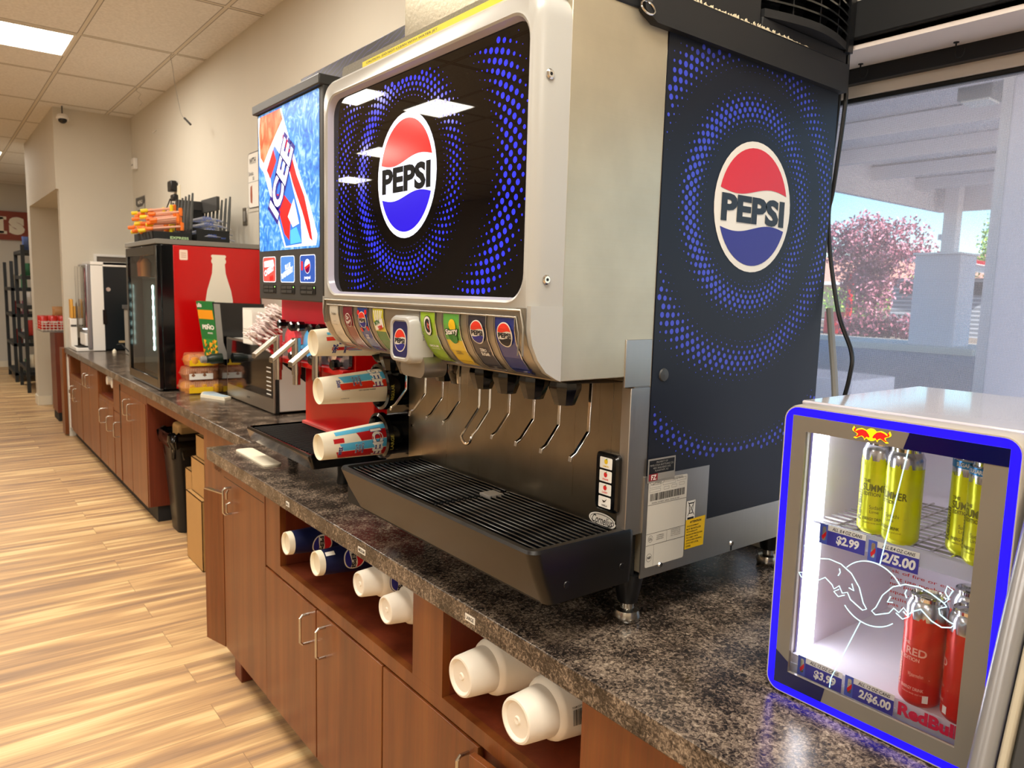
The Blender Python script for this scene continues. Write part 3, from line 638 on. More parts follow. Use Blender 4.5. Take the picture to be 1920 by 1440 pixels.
for i, y in enumerate(LY):
    c0, c1, lb = Ld[i]; l = MB(); C_ = Curved(y); w_ = .0285 if i < 4 else .026; top, bot = -.018, -.136
    A_, B_ = lab_mat('ink', c0), lab_mat('ink_low', c1)
    mid = -.07
    l.grid(-w_, w_, bot, mid, C_, .0012, A_, 1, 12); l.grid(-w_, w_, mid, top, C_, .0012, B_ if i in (2, 4) else A_, 1, 8)
    # clear holder frame around the card
    for (u0, u1) in ((-w_ - .0025, -w_), (w_, w_ + .0025)): l.grid(u0, u1, bot, top, C_, .003, M_dgrey if u0 < 0 else M_chromeb, 1, 16)
    l.grid(-w_ - .0025, w_ + .0025, top, top + .004, C_, .003, M_chromeb, 1, 1); l.grid(-w_ - .002, w_ + .002, bot - .002, bot, C_, .003, M_navy, 1, 1)
    if i in (0, 1, 5):
        emblem(l, C_, 0, -.048 if i < 2 else -.046, .022 if i < 2 else .019, .0018, M_logo_w, M_orange, M_logo_b, M_logo_k, bottom=M_logo_b if i != 0 else M_logo_k)
        if i == 1: l.text('ZERO', C_, .004, -.083, .0065, .002, M_whitem, .03, w=.02); l.text('SUGAR', C_, .007, -.091, .0065, .002, M_whitem, .03, w=.026)
        if i == 5:
            l.text('WILD', C_, 0, -.084, .0045, .002, M_whitem, .02, w=.014); l.text('CHERRY', C_, 0, -.090, .0045, .002, M_whitem, .02, w=.018)
            for (a, b_) in ((-.016, -.07), (.017, -.066), (-.018, -.03), (.018, -.028)): l.flat(circ(.006, 12, a, b_), C_, .0016, M_redb)
        if i == 0:
            for q in range(9): l.flat([(math.cos(.35 * k - 1.2) * (.03 + q * .0022), -.135 + math.sin(.35 * k + .3) * (.012 + q * .003)) for k in range(5)] + [(math.cos(.35 * k - 1.2) * (.0306 + q * .0022), -.1355 + math.sin(.35 * k + .3) * (.012 + q * .003)) for k in range(4, -1, -1)], C_, .0014, M_dot) if q < 4 else None
    if i == 2:
        l.flat(circ(.0145, 20, .001, -.062), C_, .0016, mat('leaf_green', '#3d8b3a', .4)); l.flat(circ(.012, 16, .004, -.040), C_, .0016, M_yel)
        l.text('Starry', C_, 0, -.053, .017, .0019, M_blk, .10, w=.048, rot=.12, shear=.15); l.text('Starry', C_, 0, -.053, .0145, .0022, M_whitem, .035, w=.042, rot=.12, shear=.15)
        l.text('SPARKLING', C_, 0, -.094, .0035, .0016, M_blk, .02, w=.018); l.text('FLAVORED SODA', C_, 0, -.099, .0032, .0016, M_blk, .02, w=.024)
    if i == 3:
        l.flat(rrect(.026, .040, .012, 5, 0, -.045), C_, .0016, M_blk); l.flat(rrect(.023, .037, .011, 5, 0, -.045), C_, .0019, M_whitem)
        l.text('G', C_, -.001, -.045, .028, .0022, M_blk, .07, w=.016); l.flat([(.000, -.036), (.007, -.044), (.003, -.045), (.007, -.056), (-.002, -.046), (.002, -.045)], C_, .0025, M_orange)
        l.text('LEMON-LIME', C_, .002, -.088, .005, .0016, M_whitem, .02, w=.034); l.text('NATURALLY FLAVORED', C_, .003, -.094, .0028, .0016, M_whitem, .0, w=.030)
    if i == 4:
        for q in range(5): l.flat([(-.02 + q * .009, -.022), (-.016 + q * .009, -.022), (-.012 + q * .006, -.045), (-.015 + q * .006, -.045)], C_, .0015, M_whitem)
        l.flat([(-.022, -.05), (.021, -.038), (.022, -.058), (-.02, -.068)], C_, .0016, M_whitem); l.text('MTN', C_, -.006, -.049, .010, .002, mat('dew_green', '#1d6b34', .4), .06, w=.024, rot=.25); l.text('DEW', C_, .006, -.060, .010, .002, M_redb, .06, w=.022, rot=.25)
    if i == 6:
        l.flat(circ(.016, 24, .002, -.05), C_, .0016, M_whitem); l.flat(circ(.0145, 24, .002, -.05), C_, .0018, mat('maroon_ink', '#7a2232', .4)); l.text('Dr', C_, 0, -.044, .009, .002, M_whitem, .03, w=.012, shear=.2); l.text('Pepper', C_, .002, -.054, .010, .002, M_whitem, .02, w=.026, rot=.3, shear=.2)
    if i == 7:
        l.text('Tropicana', C_, 0, -.038, .008, .0016, M_dgrey, .02, w=.026); l.text('LIGHT', C_, 0, -.056, .004, .0016, M_grey, .0, w=.012); l.text('Lemonade', C_, 0, -.063, .004, .0016, M_grey, .0, w=.018); l.text('FRUIT', C_, .0, -.086, .004, .0016, M_grey, .0, w=.012); l.text('BEVERAGE', C_, .0, -.092, .004, .0016, M_grey, .0, w=.02)
    tag(l.build('flavour_label', D, smooth=False), lb)
# centre push button housing
h = MB(); Fh = FX(1.371, 1.475, .80)
h.loft([[Fh(a, b_, o) for a, b_ in rrect(w_, h_, .016, 5)] for (w_, h_, o) in ((.088, .098, -.03), (.088, .098, .018), (.080, .090, .026), (.068, .080, .027), (.064, .076, .024))], M_bez, False, True)
h.build('button_housing', D)
h = MB(); h.flat(rrect(.062, .074, .004, 3), Fh, .0245, mat('label_navy', '#20235e', .3, coat=.4)); emblem(h, Fh, 0, -.002, .0245, .0249, M_logo_w, M_orange, M_logo_b, M_logo_k)
h.build('push_button', D, smooth=False)
h = MB(); h.loft([[Fh(-.06 * 0 + a, b_, o) for a, b_ in rrect(.10, .05, .02, 4, 0, -.055)] for o in (-.06, -.005)], M_vp, False, True); h.text('WATER', FX(1.312, 1.49, .7975), 0, 0, .006, .0012, M_dgrey, .0, w=.032, rot=-PI / 2); h.build('water_mark', D)
# nozzles, levers
def nozzle(y, big=True):
    n_ = MB(); n_.lathe((.945, y, 1.42), (0, 0, -1), [(0, .029), (.012, .032), (.020, .0315), (.050, .020), (.052, .0)], M_blackg, 10, cap1=False); n_.build('nozzle', D, ang=20)
for y in (1.042, 1.134, 1.222, 1.306, 1.46, 1.545, 1.63, 1.715): nozzle(y)
def lever(y, loop=False):
    l = MB()
    if loop:
        for s_ in (-1, 1):
            yy = y + s_ * .020
            l.tube([(.99, yy, 1.415), (.989, yy, 1.32), (.985, yy, 1.31), (.955, yy, 1.272), (.945, yy - s_ * .002, 1.262)] + [(.940, y + s_ * .020 * math.cos(a), 1.258 - .020 * math.sin(a)) for a in (.3, .8, 1.2, 1.57)], .0032, M_chromeb, 8)
    else:
        w_ = .0042
        cen = [(.991, 1.415), (.988, 1.316), (.956, 1.278), (.944, 1.272), (.942, 1.263)]
        loops = [[(x, y - w_, z + dz), (x, y + w_, z + dz), (x + dx, y + w_, z + dz2), (x + dx, y - w_, z + dz2)] for (x, z), dx, dz, dz2 in zip(cen, (.0025, .0025, .002, .002, .002), (0, .001, .001, .001, 0), (0, -.001, -.002, -.003, 0))]
        l.loft(loops, M_chromeb)
    l.build('lever', D, 0 if loop else .0008)
for y in (1.020, 1.106, 1.186, 1.270, 1.463, 1.538, 1.618, 1.715): lever(y)
lever(1.360, True)
tag(MB().lathe((.95, 1.375, 1.418), (0, 0, -1), [(0, .045), (.02, .045), (.045, .036), (.045, .034), (.02, .042)], glass_mat('clear_ice_chute'), 24, False, False).build('ice_chute', D), 'clear plastic ice chute')
# splash panel and body
b = MB(); b.box(1.06, 1.066, 1.0, YL + .005, 1.02, 1.43, M_steelv); b.build('splash_panel', D)
for (y, z) in ((1.0, 1.128), (1.80, 1.20)): MB().lathe((1.06, y, z), (-1, 0, 0), [(0, .005), (.003, .004)], M_chromeb, 12).build('splash_screw', D)
F = FX(1.041, 1.124, 1.06); o = MB()
ell = lambda rx, ry, cx=0, cy_=0: [(cx + rx * math.cos(2 * PI * i / 40), cy_ + ry * math.sin(2 * PI * i / 40)) for i in range(40)]
o.flat(ell(.040, .0165), F, .001, M_blk); o.flat(ell(.0385, .0150), F, .0013, M_whitem); o.flat(ell(.034, .0118), F, .0016, M_blk); o.flat(ell(.0325, .0106), F, .0019, M_whitem)
o.text('Cornelius', F, .001, 0, .017, .0022, M_blk, .012, w=.058, shear=.3); tag(o.build('maker_badge', D, smooth=False), 'white oval badge with script lettering')
k = MB(); F = FX(1.022, 1.209, 1.06)
k.loft([[F(a, b_, o_) for a, b_ in rrect(w_, h_, .010, 4)] for w_, h_, o_ in ((.062, .118, 0), (.062, .118, .012), (.054, .110, .016))], M_blackg, False, True); kb = k.build('button_strip', D)
for j, (st, c) in enumerate((('LEMON', '#e9c21c'), ('STRAWB', '#d62828'), ('CHERRY', '#d62828'), ('VANILLA', '#3a2c22'))):
    q = MB(); v = .039 - j * .0265; q.flat(rrect(.034, .0225, .002, 2, 0, v), F, .0165, M_whitem); ic = mat('flavour_icon', c, .4)
    if j < 3: q.flat(circ(.0048, 14, 0, v + .003, 1.1), F, .0168, ic); q.flat([(-.001, v + .007), (.004, v + .011), (.002, v + .006)], F, .0169, mat('stem_green', '#3d8b3a', .4))
    else: q.flat([(-.007, v + .004), (0, v + .003), (.007, v + .008), (.001, v + .0005), (-.003, v - .001)], F, .0168, ic)
    q.text(st, F, 0, v - .0065, .004, .0168, ic, .02, w=.016)
    q.build('flavour_button', kb, smooth=False)
# stainless housing, side skins
b = MB(); b.box(.872, 1.111, YR + .001, YL - .001, 1.424, 2.112, M_steel); b.box(1.066, 1.111, YR + .002, YL, 1.11, 1.424, M_steelw); b.box(1.056, 1.111, YR + .0005, 1.0, 1.106, 1.402, M_steelw)
b.build('stainless_housing', D, .0015)
b = MB(); b.box(1.035, 1.108, YR - .001, YR + .004, 1.404, 1.4955, M_steelw); b.build('joint_plate', D, .001)
b = MB(); b.box(1.111, 1.712, YR + .002, YL, 1.02, 2.112, M_steel); b.box(.86, 1.111, YR + .02, YL - .02, 1.012, 1.108, M_blackm); b.build('core', D, .002)
# printed side panel
sp = MB(); M_side = mat('side_panel_print', '#161a25', .42, spec=.32)
sp.box(1.112, 1.714, YR - .001, YR + .002, 1.10, 2.075, M_side); F = FY(0, 0, YR - .001)
zone_side = [(.156, .262, 72, .0112, .200, .030, .95, PI * 1.0, .06), (.262, .45, 100, .0122, .322, .034, 1.0, PI * 1.05, .10), (.45, .66, 150, .0125, .500, .022, .8, PI * 1.5, .06)]
halftone(sp, F, 1.408, 1.772, (1.118, 1.708, 1.24, 2.062), .0004, M_dot, zone_side, .0053, .15)
emblem(sp, F, 1.408, 1.772, .1365, .0008, M_logo_w, M_logo_r, M_logo_b, M_logo_k)
tag(sp.build('printed_side_panel', D, smooth=False), 'dark blue printed side panel with a round emblem and dot rings')
p = MB(); p.lathe((1.145, YR - .001, 1.424), (0, -1, 0), [(0, .0135), (.003, .012), (.004, .0)], M_dgrey, 20, cap1=False); p.build('hole_plug', D)
# lower stainless skirt with stickers
b = MB(); b.prism([(1.104, 1.012), (1.714, 1.012), (1.714, 1.102), (1.308, 1.102), (1.308, 1.222), (1.104, 1.222)], FY(0, 0, YR), -.001, .0025, M_steelw); sk = b.build('skirt', D, .0008)
for x in (1.163, 1.404):
    s = MB(); s.lathe((x, YR - .0025, 1.030), (0, -1, 0), [(0, .0065), (.003, .005)], M_chromeb, 14)
    if x > 1.3: s.rect(x - .003, x + .003, 1.013, 1.028, FY(0, 0, YR), .0028, M_blk)
    s.build('skirt_screw', D)
F = FY(0, 0, YR - .0025); st = MB(); M_stk = mat('sticker_silver_white', '#cfccc2', .35)
st.flat(rrect(.120, .181, .004, 3, 1.1755, 1.1225), F, .0004, M_stk)
L_ = lambda x0, x1, z0, z1: st.rect(x0, x1, z0, z1, F, .0007, M_blk)
L_(1.116, 1.235, 1.1615, 1.1622); L_(1.116, 1.235, 1.1015, 1.1022); L_(1.116, 1.235, 1.0775, 1.0782); L_(1.1395, 1.1400, 1.033, 1.0778); L_(1.178, 1.1785, 1.0778, 1.1015)
rng = random.Random(5); x = 1.122
while x < 1.226: w_ = rng.choice((.0008, .0012, .002, .0026)); L_(x, x + w_, 1.170, 1.185); x += w_ + rng.choice((.0008, .0012, .0016))
for (x0, x1, z) in ((1.119, 1.152, 1.197), (1.158, 1.197, 1.199), (1.202, 1.231, 1.202), (1.119, 1.152, 1.188), (1.162, 1.178, 1.189), (1.186, 1.202, 1.190), (1.210, 1.226, 1.192)):
    for (a, b_, c_, d_) in ((x0, x1, z, z + .0004), (x0, x1, z + .0055, z + .0059), (x0, x0 + .0004, z, z + .0059), (x1 - .0004, x1, z, z + .0059)): L_(a, b_, c_, d_)
st.text('Cornelius', F, 1.141, 1.2075, .0065, .0008, M_blk, .01, w=.026, shear=.3)
st.flat(ell(.0215, .0055, 1.141, 1.2075), F, .0006, M_blk); st.flat(ell(.0205, .0048, 1.141, 1.2075), F, .0007, M_stk)
st.text('IMI CORNELIUS INC', F, 1.205, 1.2105, .0022, .0008, M_blk, 0, w=.03); st.text('GLENDALE HEIGHTS IL', F, 1.205, 1.2075, .0022, .0008, M_blk, 0, w=.034)
st.text('MODEL NUMBER  SERIAL  MADE IN USA', F, 1.17, 1.1655, .0028, .0008, M_blk, 0, w=.085)
st.flat(circ(.007, 20, 1.129, 1.091), F, .0006, M_blk); st.flat(circ(.0063, 20, 1.129, 1.091), F, .0007, M_stk); st.text('UL', F, 1.129, 1.091, .006, .0008, M_blk, .02)
st.flat(circ(.0085, 24, 1.127, 1.052), F, .0006, M_blk); st.flat(circ(.0078, 24, 1.127, 1.052), F, .0007, M_stk); st.text('NSF', F, 1.127, 1.052, .0055, .0008, M_blk, .05, w=.011)
for j, s_ in enumerate(('COMMERCIAL', 'ICE BEVERAGE', 'DISPENSER')): st.text(s_, F, 1.158, 1.095 - j * .004, .0022, .0008, M_blk, 0, w=.022)
for j, s_ in enumerate(('PROTECTED BY ONE', 'OR MORE OF THE', 'FOLLOWING U.S. PATENTS', 'NO. 5,058,773')): st.text(s_, F, 1.206, 1.0985 - j * .004, .0022, .0008, M_blk, 0, w=.03)
tag(st.build('data_sticker', D, smooth=False), 'silver white data sticker with a barcode')
st = MB(); st.rect(1.238, 1.266, 1.110, 1.1525, F, .0007, M_whitem)
st.flat([(1.2445, 1.148), (1.2605, 1.148), (1.258, 1.124), (1.247, 1.124)], F, .0009, M_blk); st.flat([(1.2465, 1.1455), (1.2585, 1.1455), (1.2565, 1.126), (1.2485, 1.126)], F, .001, M_whitem)
for s_ in (1, -1): st.flat([(1.2525 - s_ * .0115, 1.1500), (1.2525 - s_ * .010, 1.1505), (1.2525 + s_ * .0115, 1.1205), (1.2525 + s_ * .010, 1.120)], F, .0012, M_blk)
st.rect(1.242, 1.263, 1.112, 1.1165, F, .0009, M_blk); tag(st.build('bin_symbol_sticker', D, smooth=False), 'small white crossed-out wheeled bin sticker')
st = MB(); st.flat([(1.238, 1.0475), (1.300, 1.0475), (1.303, 1.113), (1.238, 1.1115)], F, .0008, M_yel); st.text('ATTENTION', F, 1.270, 1.105, .0048, .001, M_blk, .04, w=.038)
for j, s_ in enumerate(('THIS EQUIPMENT', 'MUST BE INSTALLED', 'WITH ADEQUATE', 'BACKFLOW PROTECTION', 'TO COMPLY WITH', 'APPLICABLE FEDERAL,', 'STATE AND LOCAL', 'CODES.')): w_ = .0028 * len(s_); st.text(s_, F, 1.2415 + w_ / 2, 1.0965 - j * .0062, .0036, .001, M_blk, .02, w=w_)
tag(st.build('attention_sticker', D, smooth=False), 'yellow ATTENTION sticker')
st = MB(); F2 = FY(0, 0, YR - .0025); st.rect(1.110, 1.193, 1.208, 1.257, F2, .001, mat('plate_frame_silver', '#8f8d88', .4)); st.rect(1.1135, 1.1895, 1.212, 1.2535, F2, .0013, M_blk)
for j, s_ in enumerate(('PROPERTY OF', 'PEPSI-COLA BOTTLING CO.', '4801 RAILHEAD AVE', 'FLAGSTAFF, AZ')): st.text(s_, F2, 1.1515, 1.249 - j * .0058, .0038, .0015, M_grey, .01, w=.0031 * len(s_))
st.rect(1.1135, 1.14, 1.212, 1.226, F2, .0015, mat('faded_red_patch', '#8c2a30', .5)); st.rect(1.14, 1.1895, 1.212, 1.226, F2, .0015, M_grey); st.text('FZ', F2, 1.128, 1.219, .010, .0018, M_whitem, .02)
tag(st.build('property_plate', D, smooth=False), 'black property plate with silver border')
# drip tray
tr = MB(); y0, y1 = .972, 1.762; zt = 1.122
def trl(x0, x1, ya, yb, z, r): return [((x0 + x1) / 2 + a, (ya + yb) / 2 + b_, z) for a, b_ in rrect(x1 - x0, yb - ya, r, 6)]
M_tray = mat('drip_tray_plastic', '#0d0c0b', .3, bump=.12, bscale=1400)
tr.loft([trl(.862, 1.09, y0 + .004, y1 - .03, 1.012, .02), trl(.835, 1.09, y0 + .001, y1 - .012, 1.07, .02), trl(.818, 1.09, y0, y1, zt - .006, .022), trl(.821, 1.088, y0 + .004, y1 - .003, zt, .02), trl(.832, 1.075, y0 + .016, y1 - .014, zt, .014), trl(.838, 1.07, y0 + .022, y1 - .02, zt - .03, .012)], M_tray, True, True)
trp = tr.build('drip_tray', D)
g = MB(); x = .846
while x < 1.05:
    for (ya, yb) in ((y0 + .024, 1.33), (1.345, y1 - .024)): g.box(x, x + .0042, ya, yb, zt - .010, zt - .003, M_blackg)
    x += .0152
for y in (1.0, 1.10, 1.22, 1.33, 1.345, 1.46, 1.58, 1.70): g.box(.842, 1.06, y, y + .004, zt - .014, zt - .008, M_blackg)
g.box(.98, 1.02, 1.32, 1.36, zt - .009, zt - .002, M_grey)
g.build('grille', trp, .0012)
for (x, z, r) in ((.905, 1.045, .0075), (1.05, 1.05, .0075)): MB().lathe((x, y0 + .003, z), (0, -1, 0), [(0, r), (.0025, r * .8)], M_black, 14).build('tray_rivet', trp)
# legs
for (x, y) in ((1.113, 1.012), (1.655, 1.035), (1.113, 1.77), (1.655, 1.77)):
    l = MB(); l.lathe((x, y, 1.014), (0, 0, -1), [(0, .030), (.012, .030), (.060, .0215), (.063, .020)], M_black, 24); lo = l.build('leg', D)
    f = MB(); f.lathe((x, y, .952), (0, 0, -1), [(0, .0145), (.014, .0145), (.018, .0245), (.030, .0285), (.038, .027), (.0415, .024)], M_chrome, 28); f.build('foot', lo)
# lid, band
M_lid = mat('lid_black', '#1b1c1d', .55, bump=.25, bscale=900)
b = MB(); b.prism([(1.020, 2.125), (1.030, 2.082), (1.062, 2.066), (1.724, 2.062), (1.726, 2.125)], FY(0, 0, YR - .004), -.01, .012, M_lid); b.build('lid_flap', D, .003)
b = MB(); b.box(.875, 1.727, YR - .004, YL, 2.112, 2.128, M_lid); b.box(.86, 1.05, YR - .002, YR + .02, 2.086, 2.118, M_lid); b.build('lid', D, .003)
M_fleck = mat('torn_foam_residue', '#cfc3a4', .9); rng = random.Random(11); fl = MB()
for k in range(90):
    x = 1.09 + .46 * k / 90 + rng.uniform(-.004, .004); h_ = rng.uniform(.001, .008) * (1 if k < 75 else .4)
    fl.add([(x, YR - .0175, 2.1265), (x + rng.uniform(.004, .010), YR - .0175, 2.1265), (x + .004, YR - .0172, 2.1265 + h_), (x + .002, YR - .015, 2.1275 + h_ * .6)], [(0, 1, 2), (0, 2, 3)], M_fleck)
tag(fl.build('torn_tape_edge', D, smooth=False), 'ragged pale tape residue along the lid')
b = MB(); b.box(.80 + .012, .83, 1.03, 1.62, 2.076, 2.089, mat('strip_yellow', '#efe01a', .5)); b.text('CAUTION  DO NOT CLEAN WITH WATER JET', FX(1.45, 2.0825, .8118), 0, 0, .006, .0006, M_blk, 0, w=.30); tag(b.build('warning_strip', D), 'yellow warning strip on the top edge')
b = MB(); b.prism(rrect(.76, .044, .012, 4, -1.37, 2.084), FX(0, 0, .832), 0, .008, mat('speckled_gasket', '#8d8a7f', .8, noise=.5, nscale=400)); b.build('top_gasket', D)
# ------------------------------------------------------------------ ice bin and ice maker above
I = thing('ice_maker', 'black ice maker with curved louvres and stainless front on top of the soda dispenser', 'ice maker', (1.38, 1.4, 2.13))
b = MB(); b.box(1.03, 1.40, YR + .03, YL - .003, 2.1285, 2.78, steel_mat('hammered_steel', '#8d8571', .34, (60, 60, 60), .08, 1., .35)); b.build('stainless_front', I, .002)
b = MB(); b.box(1.04, 1.385, YR + .002, YR + .03, 2.1285, 2.78, M_black); b.box(1.40, 1.728, YR + .06, YL - .003, 2.1285, 2.78, M_black); b.build('body', I, .003)
b = MB(); b.box(1.04, 1.383, YR - .006, YR + .003, 2.1285, 2.78, M_lid); b.box(1.385, 1.72, YR - .010, YR + .003, 2.1285, 2.155, M_lid); b.build('side_cover', I, .002)
x0, x1 = 1.390, 1.724
def bow(x, k=.032): t_ = (x - x0) / (x1 - x0); return YR - .006 - k * math.sin(PI * min(max(t_, 0), 1) * .92 + .12) 
loops = [[(x, bow(x), 2.1555), (x, bow(x) , 2.172), (x, YR + .01, 2.172), (x, YR + .01, 2.1555)] for x in [x0 + (x1 - x0) * i / 20 for i in range(21)]]
b = MB(); b.loft(loops, M_lid); b.build('louvre_sill', I)
for k in range(18):
    z = 2.192 + k * .020; b = MB(); b.loft([[(x, bow(x), z - .004), (x, bow(x), z), (x, bow(x) + .03, z + .006), (x, bow(x) + .03, z + .003)] for x in [x0 + (x1 - x0) * i / 20 for i in range(21)]], M_blackg); b.build('louvre', I)
for x in (1.47, 1.56, 1.65): MB().box(x, x + .004, bow(x) + .006, YR + .01, 2.172, 2.58, M_black).build('louvre_rib', I)
b = MB(); b.box(1.706, 1.728, YR - .02, YR + .0, 2.15, 2.58, M_black); b.build('louvre_end', I)
# strap with ring
t = thing('strap_ring', 'short black strap with a metal split ring at the top corner of the dispenser', 'strap', (1.03, .96, 2.08))
MB().box(1.018, 1.044, .957, .961, 2.095, 2.14, mat('webbing', '#4a4a48', .9, noise=.4, nscale=300)).build('strap', t, .001)
r = MB(); r.tube([(1.031 + .017 * math.cos(a), .955 + .004 * math.sin(a), 2.083 + .012 * math.sin(a)) for a in [2 * PI * i / 24 for i in range(25)]], .0018, M_chromeb); r.build('ring', t)
# cords beside the machine
def cord(pts, r, lb, m=M_black, grp='black cords by the window'):
    # catmull-rom smoothing
    P_ = [Vector(p) for p in pts]; out = []
    for i in range(len(P_) - 1):
        a, b_, c_, d_ = P_[max(i - 1, 0)], P_[i], P_[i + 1], P_[min(i + 2, len(P_) - 1)]
        for k in range(6):
            t_ = k / 6; out.append(.5 * ((2 * b_) + (c_ - a) * t_ + (2 * a - 5 * b_ + 4 * c_ - d_) * t_ * t_ + (3 * b_ - a - 3 * c_ + d_) * t_ ** 3))
    out.append(P_[-1]); tag(MB().tube(out, r, m, 10).build('power_cord'), lb, 'cord', grp)
cord([(1.742, .985, 2.9), (1.742, .982, 2.5), (1.742, .974, 2.13), (1.742, .972, 2.03), (1.742, .985, 1.85), (1.742, .992, 1.79), (1.742, .979, 1.687), (1.735, .942, 1.547), (1.72, .895, 1.459), (1.71, .89, 1.40), (1.70, .90, 1.30), (1.69, .9, 1.1)], .0052, 'thick black cord hanging in front of the window beside the dispenser')
cord([(1.744, 1.0, 2.9), (1.744, .997, 2.5), (1.744, .988, 2.1), (1.744, 1.003, 1.80), (1.744, 1.03, 1.4)], .004, 'thinner black cord running behind the thick one')
# ------------------------------------------------------------------ cylinder mapping for printed cups and cans
class CylMap:
    """u = arc length around, v = along the axis from the base"""
    def __init__(s, O, A, r0, r1, L, ref, a0=0.):
        s.O, s.A = Vector(O), Vector(A).normalized(); ref = Vector(ref); s.U = (ref - s.A * ref.dot(s.A)).normalized(); s.W = s.A.cross(s.U); s.r0, s.r1, s.L, s.a0 = r0, r1, L, a0
    def __call__(s, u, v, off=0.):
        r = s.r0 + (s.r1 - s.r0) * v / s.L; a = s.a0 + u / ((s.r0 + s.r1) / 2); return s.O + s.A * v + (s.U * math.cos(a) + s.W * math.sin(a)) * (r + off)
    def __getattr__(s, k): raise AttributeError(k)
def bars(mb, F, u, v, w, h, m, off=.0006, n=16, seed=1, vert=False):
    r = random.Random(seed); x = 0
    while x < w:
        b = r.choice((.5, .9, 1.3)) * w / 38
        (mb.rect(u + x, u + x + b, v, v + h, F, off, m) if not vert else mb.rect(u, u + h, v + x, v + x + b, F, off, m)); x += b + r.choice((.5, .8, 1.2)) * w / 38
# ------------------------------------------------------------------ paper cups in side dispensers
M_rb = mat('cup_red_ink', '#e0341c', .4); M_rb2 = mat('cup_red_ink_dark', '#c3181e', .4); M_cb = mat('cup_blue_ink', '#58b9e3', .4); M_nv = mat('cup_navy_ink', '#1e2377', .4)
def art_cup(y, z, lb, style, x0=.826):
    c = thing('paper_cup', lb, 'cup', (x0, y, z), 'printed paper cups in the side cup tubes')
    A = Vector((1, 0, .035)).normalized(); L = .195; r0, r1 = .0365, .0475
    b = MB(); b.lathe((x0, y, z), A, [(.012, .0), (.010, r0 - .003), (0, r0 - .0015), (0, r0), (L, r1)], M_paper, 40, cap0=False, cap1=False); b.build('cup_body', c)
    F = CylMap((x0, y, z), A, r0, r1, L, (0, -1, 0), 0.); a = MB(); rm = (r0 + r1) / 2
    def band(a0, a1, v0, v1, m, off=.0004, sk=0): 
        n = max(2, int((a1 - a0) / .12)); vs = []
        for i in range(n + 1):
            t_ = a0 + (a1 - a0) * i / n
            vs += [F(t_ * rm, v0 + sk * i / n, off), F(t_ * rm, v1, off)]
        a.add(vs, [(2 * i, 2 * i + 2, 2 * i + 3, 2 * i + 1) for i in range(n)], m)
    # angle 0 faces the viewer side (-y), positive angles turn upward or downward
    s_ = 1 if F(.01, .1).z > F(0, .1).z else -1
    def B(a0, a1, v0, v1, m, off=.0004, sk=0):
        lo, hi = sorted((a0 * s_, a1 * s_)); band(lo, hi, v0, v1, m, off, sk)
    def T(st, ang, v, h, w_, out=M_nv, fill=M_whitem, bold=.05):
        # letters stacked round the cup: baseline runs round the cup
        G = lambda u, q, off=0: F(-u * s_, q, off)
        G2 = lambda u, q, off=0: F(s_ * (ang * rm - u), v + q, off)
        if out: a.text(st, G2, 0, 0, h, .0008, out, bold + .045, w=w_ * 1.05)
        a.text(st, G2, 0, 0, h * .92, .0011, fill, bold, w=w_)
    if style == 0:      # lower cup, logo seen square on
        B(.28, .62, .03, .06, M_rb2); B(.25, .85, .10, L, M_rb2, sk=.01); B(.85, 1.25, .04, L, M_cb); B(-.30, .22, .045, L, M_cb, sk=.012); B(-.98, -.34, .035, L, M_rb2, sk=.01)
        T('ICEE', .02, .158, .036, .075); B(-1.25, -1.05, .04, .07, M_grey)
        for k, (st, w_) in enumerate((('Coldest', .030), ('Drink', .022), ('in Town', .026))): T(st, -.25, .113 - k * .0095, .0075, w_, M_whitem, M_nv, .03)
        T('32oz', -.30, .048, .013, .026, M_whitem, M_nv, .05)
    elif style == 1:
        B(.55, 1.1, .05, L, M_cb, sk=.01); B(.06, .50, .04, L, M_rb, sk=.012)
        T('ICEE', .98, .158, .034, .072)
        for k, (st, w_) in enumerate((('Coldest', .030), ('Drink', .022), ('in Town', .026))): T(st, .60, .108 - k * .0095, .0075, w_, M_whitem, M_nv, .03)
        T('32oz', .52, .045, .012, .024, M_whitem, M_nv, .04)
        G = lambda u, q, off=0: F(s_ * q, u, off)
        bars(a, G, .050, -.026, .024, .028, M_grey, .0007, seed=4); a.text('ICEE IS A REGISTERED TRADEMARK', G, .125, -.002, .0028, .0008, M_blk, .02, w=.05)
    else:
        B(.62, .85, .03, .06, M_cb); B(.18, .46, .025, .06, M_rb); B(-.1, .1, .06, L, M_nv); B(-.55, -.3, .04, .14, M_rb2); B(-.6, .1, .07, .13, M_cb, sk=.02)
        T('24oz', -.45, .05, .016, .03, M_whitem, M_nv, .05); T('Coldest', -.4, .08, .010, .035, M_whitem, M_nv, .04)
    a.build('cup_print', c, smooth=False)
YC = 1.905
t = thing('cup_dispenser', 'black side cup dispenser with three ringed tubes fixed beside the soda dispenser', 'cup dispenser', (1.12, YC, 1.0))
b = MB(); b.box(1.066, 1.16, YL + .008, YC + .06, 1.045, 1.52, M_blackg); b.build('backplate', t, .006)
for z in (1.158, 1.300, 1.432):
    b = MB(); b.lathe((1.005, YC, z), (1, 0, .035), [(.03, .048), (.0, .058), (.004, .066), (.018, .068), (.024, .060), (.07, .060), (.075, .066), (.084, .066), (.088, .058), (.30, .058)], M_blackg, 36, cap0=False); tb = b.build('tube', t)
    g = MB(); F = CylMap((1.005, YC, z), (1, 0, .035), .068, .068, .02, (0, -1, 0)); s_ = 1 if F(.01, .01).z > F(0, .01).z else -1
    g.text('REGULAR' if z > 1.2 else 'LARGE', lambda u, q, off=0: F(s_ * (-.010 + u), .0125 - q, off), 0, 0, .010, .0009, mat('gold_lettering', '#b9b04a', .4), .01, w=.045); g.build('size_word', tb)
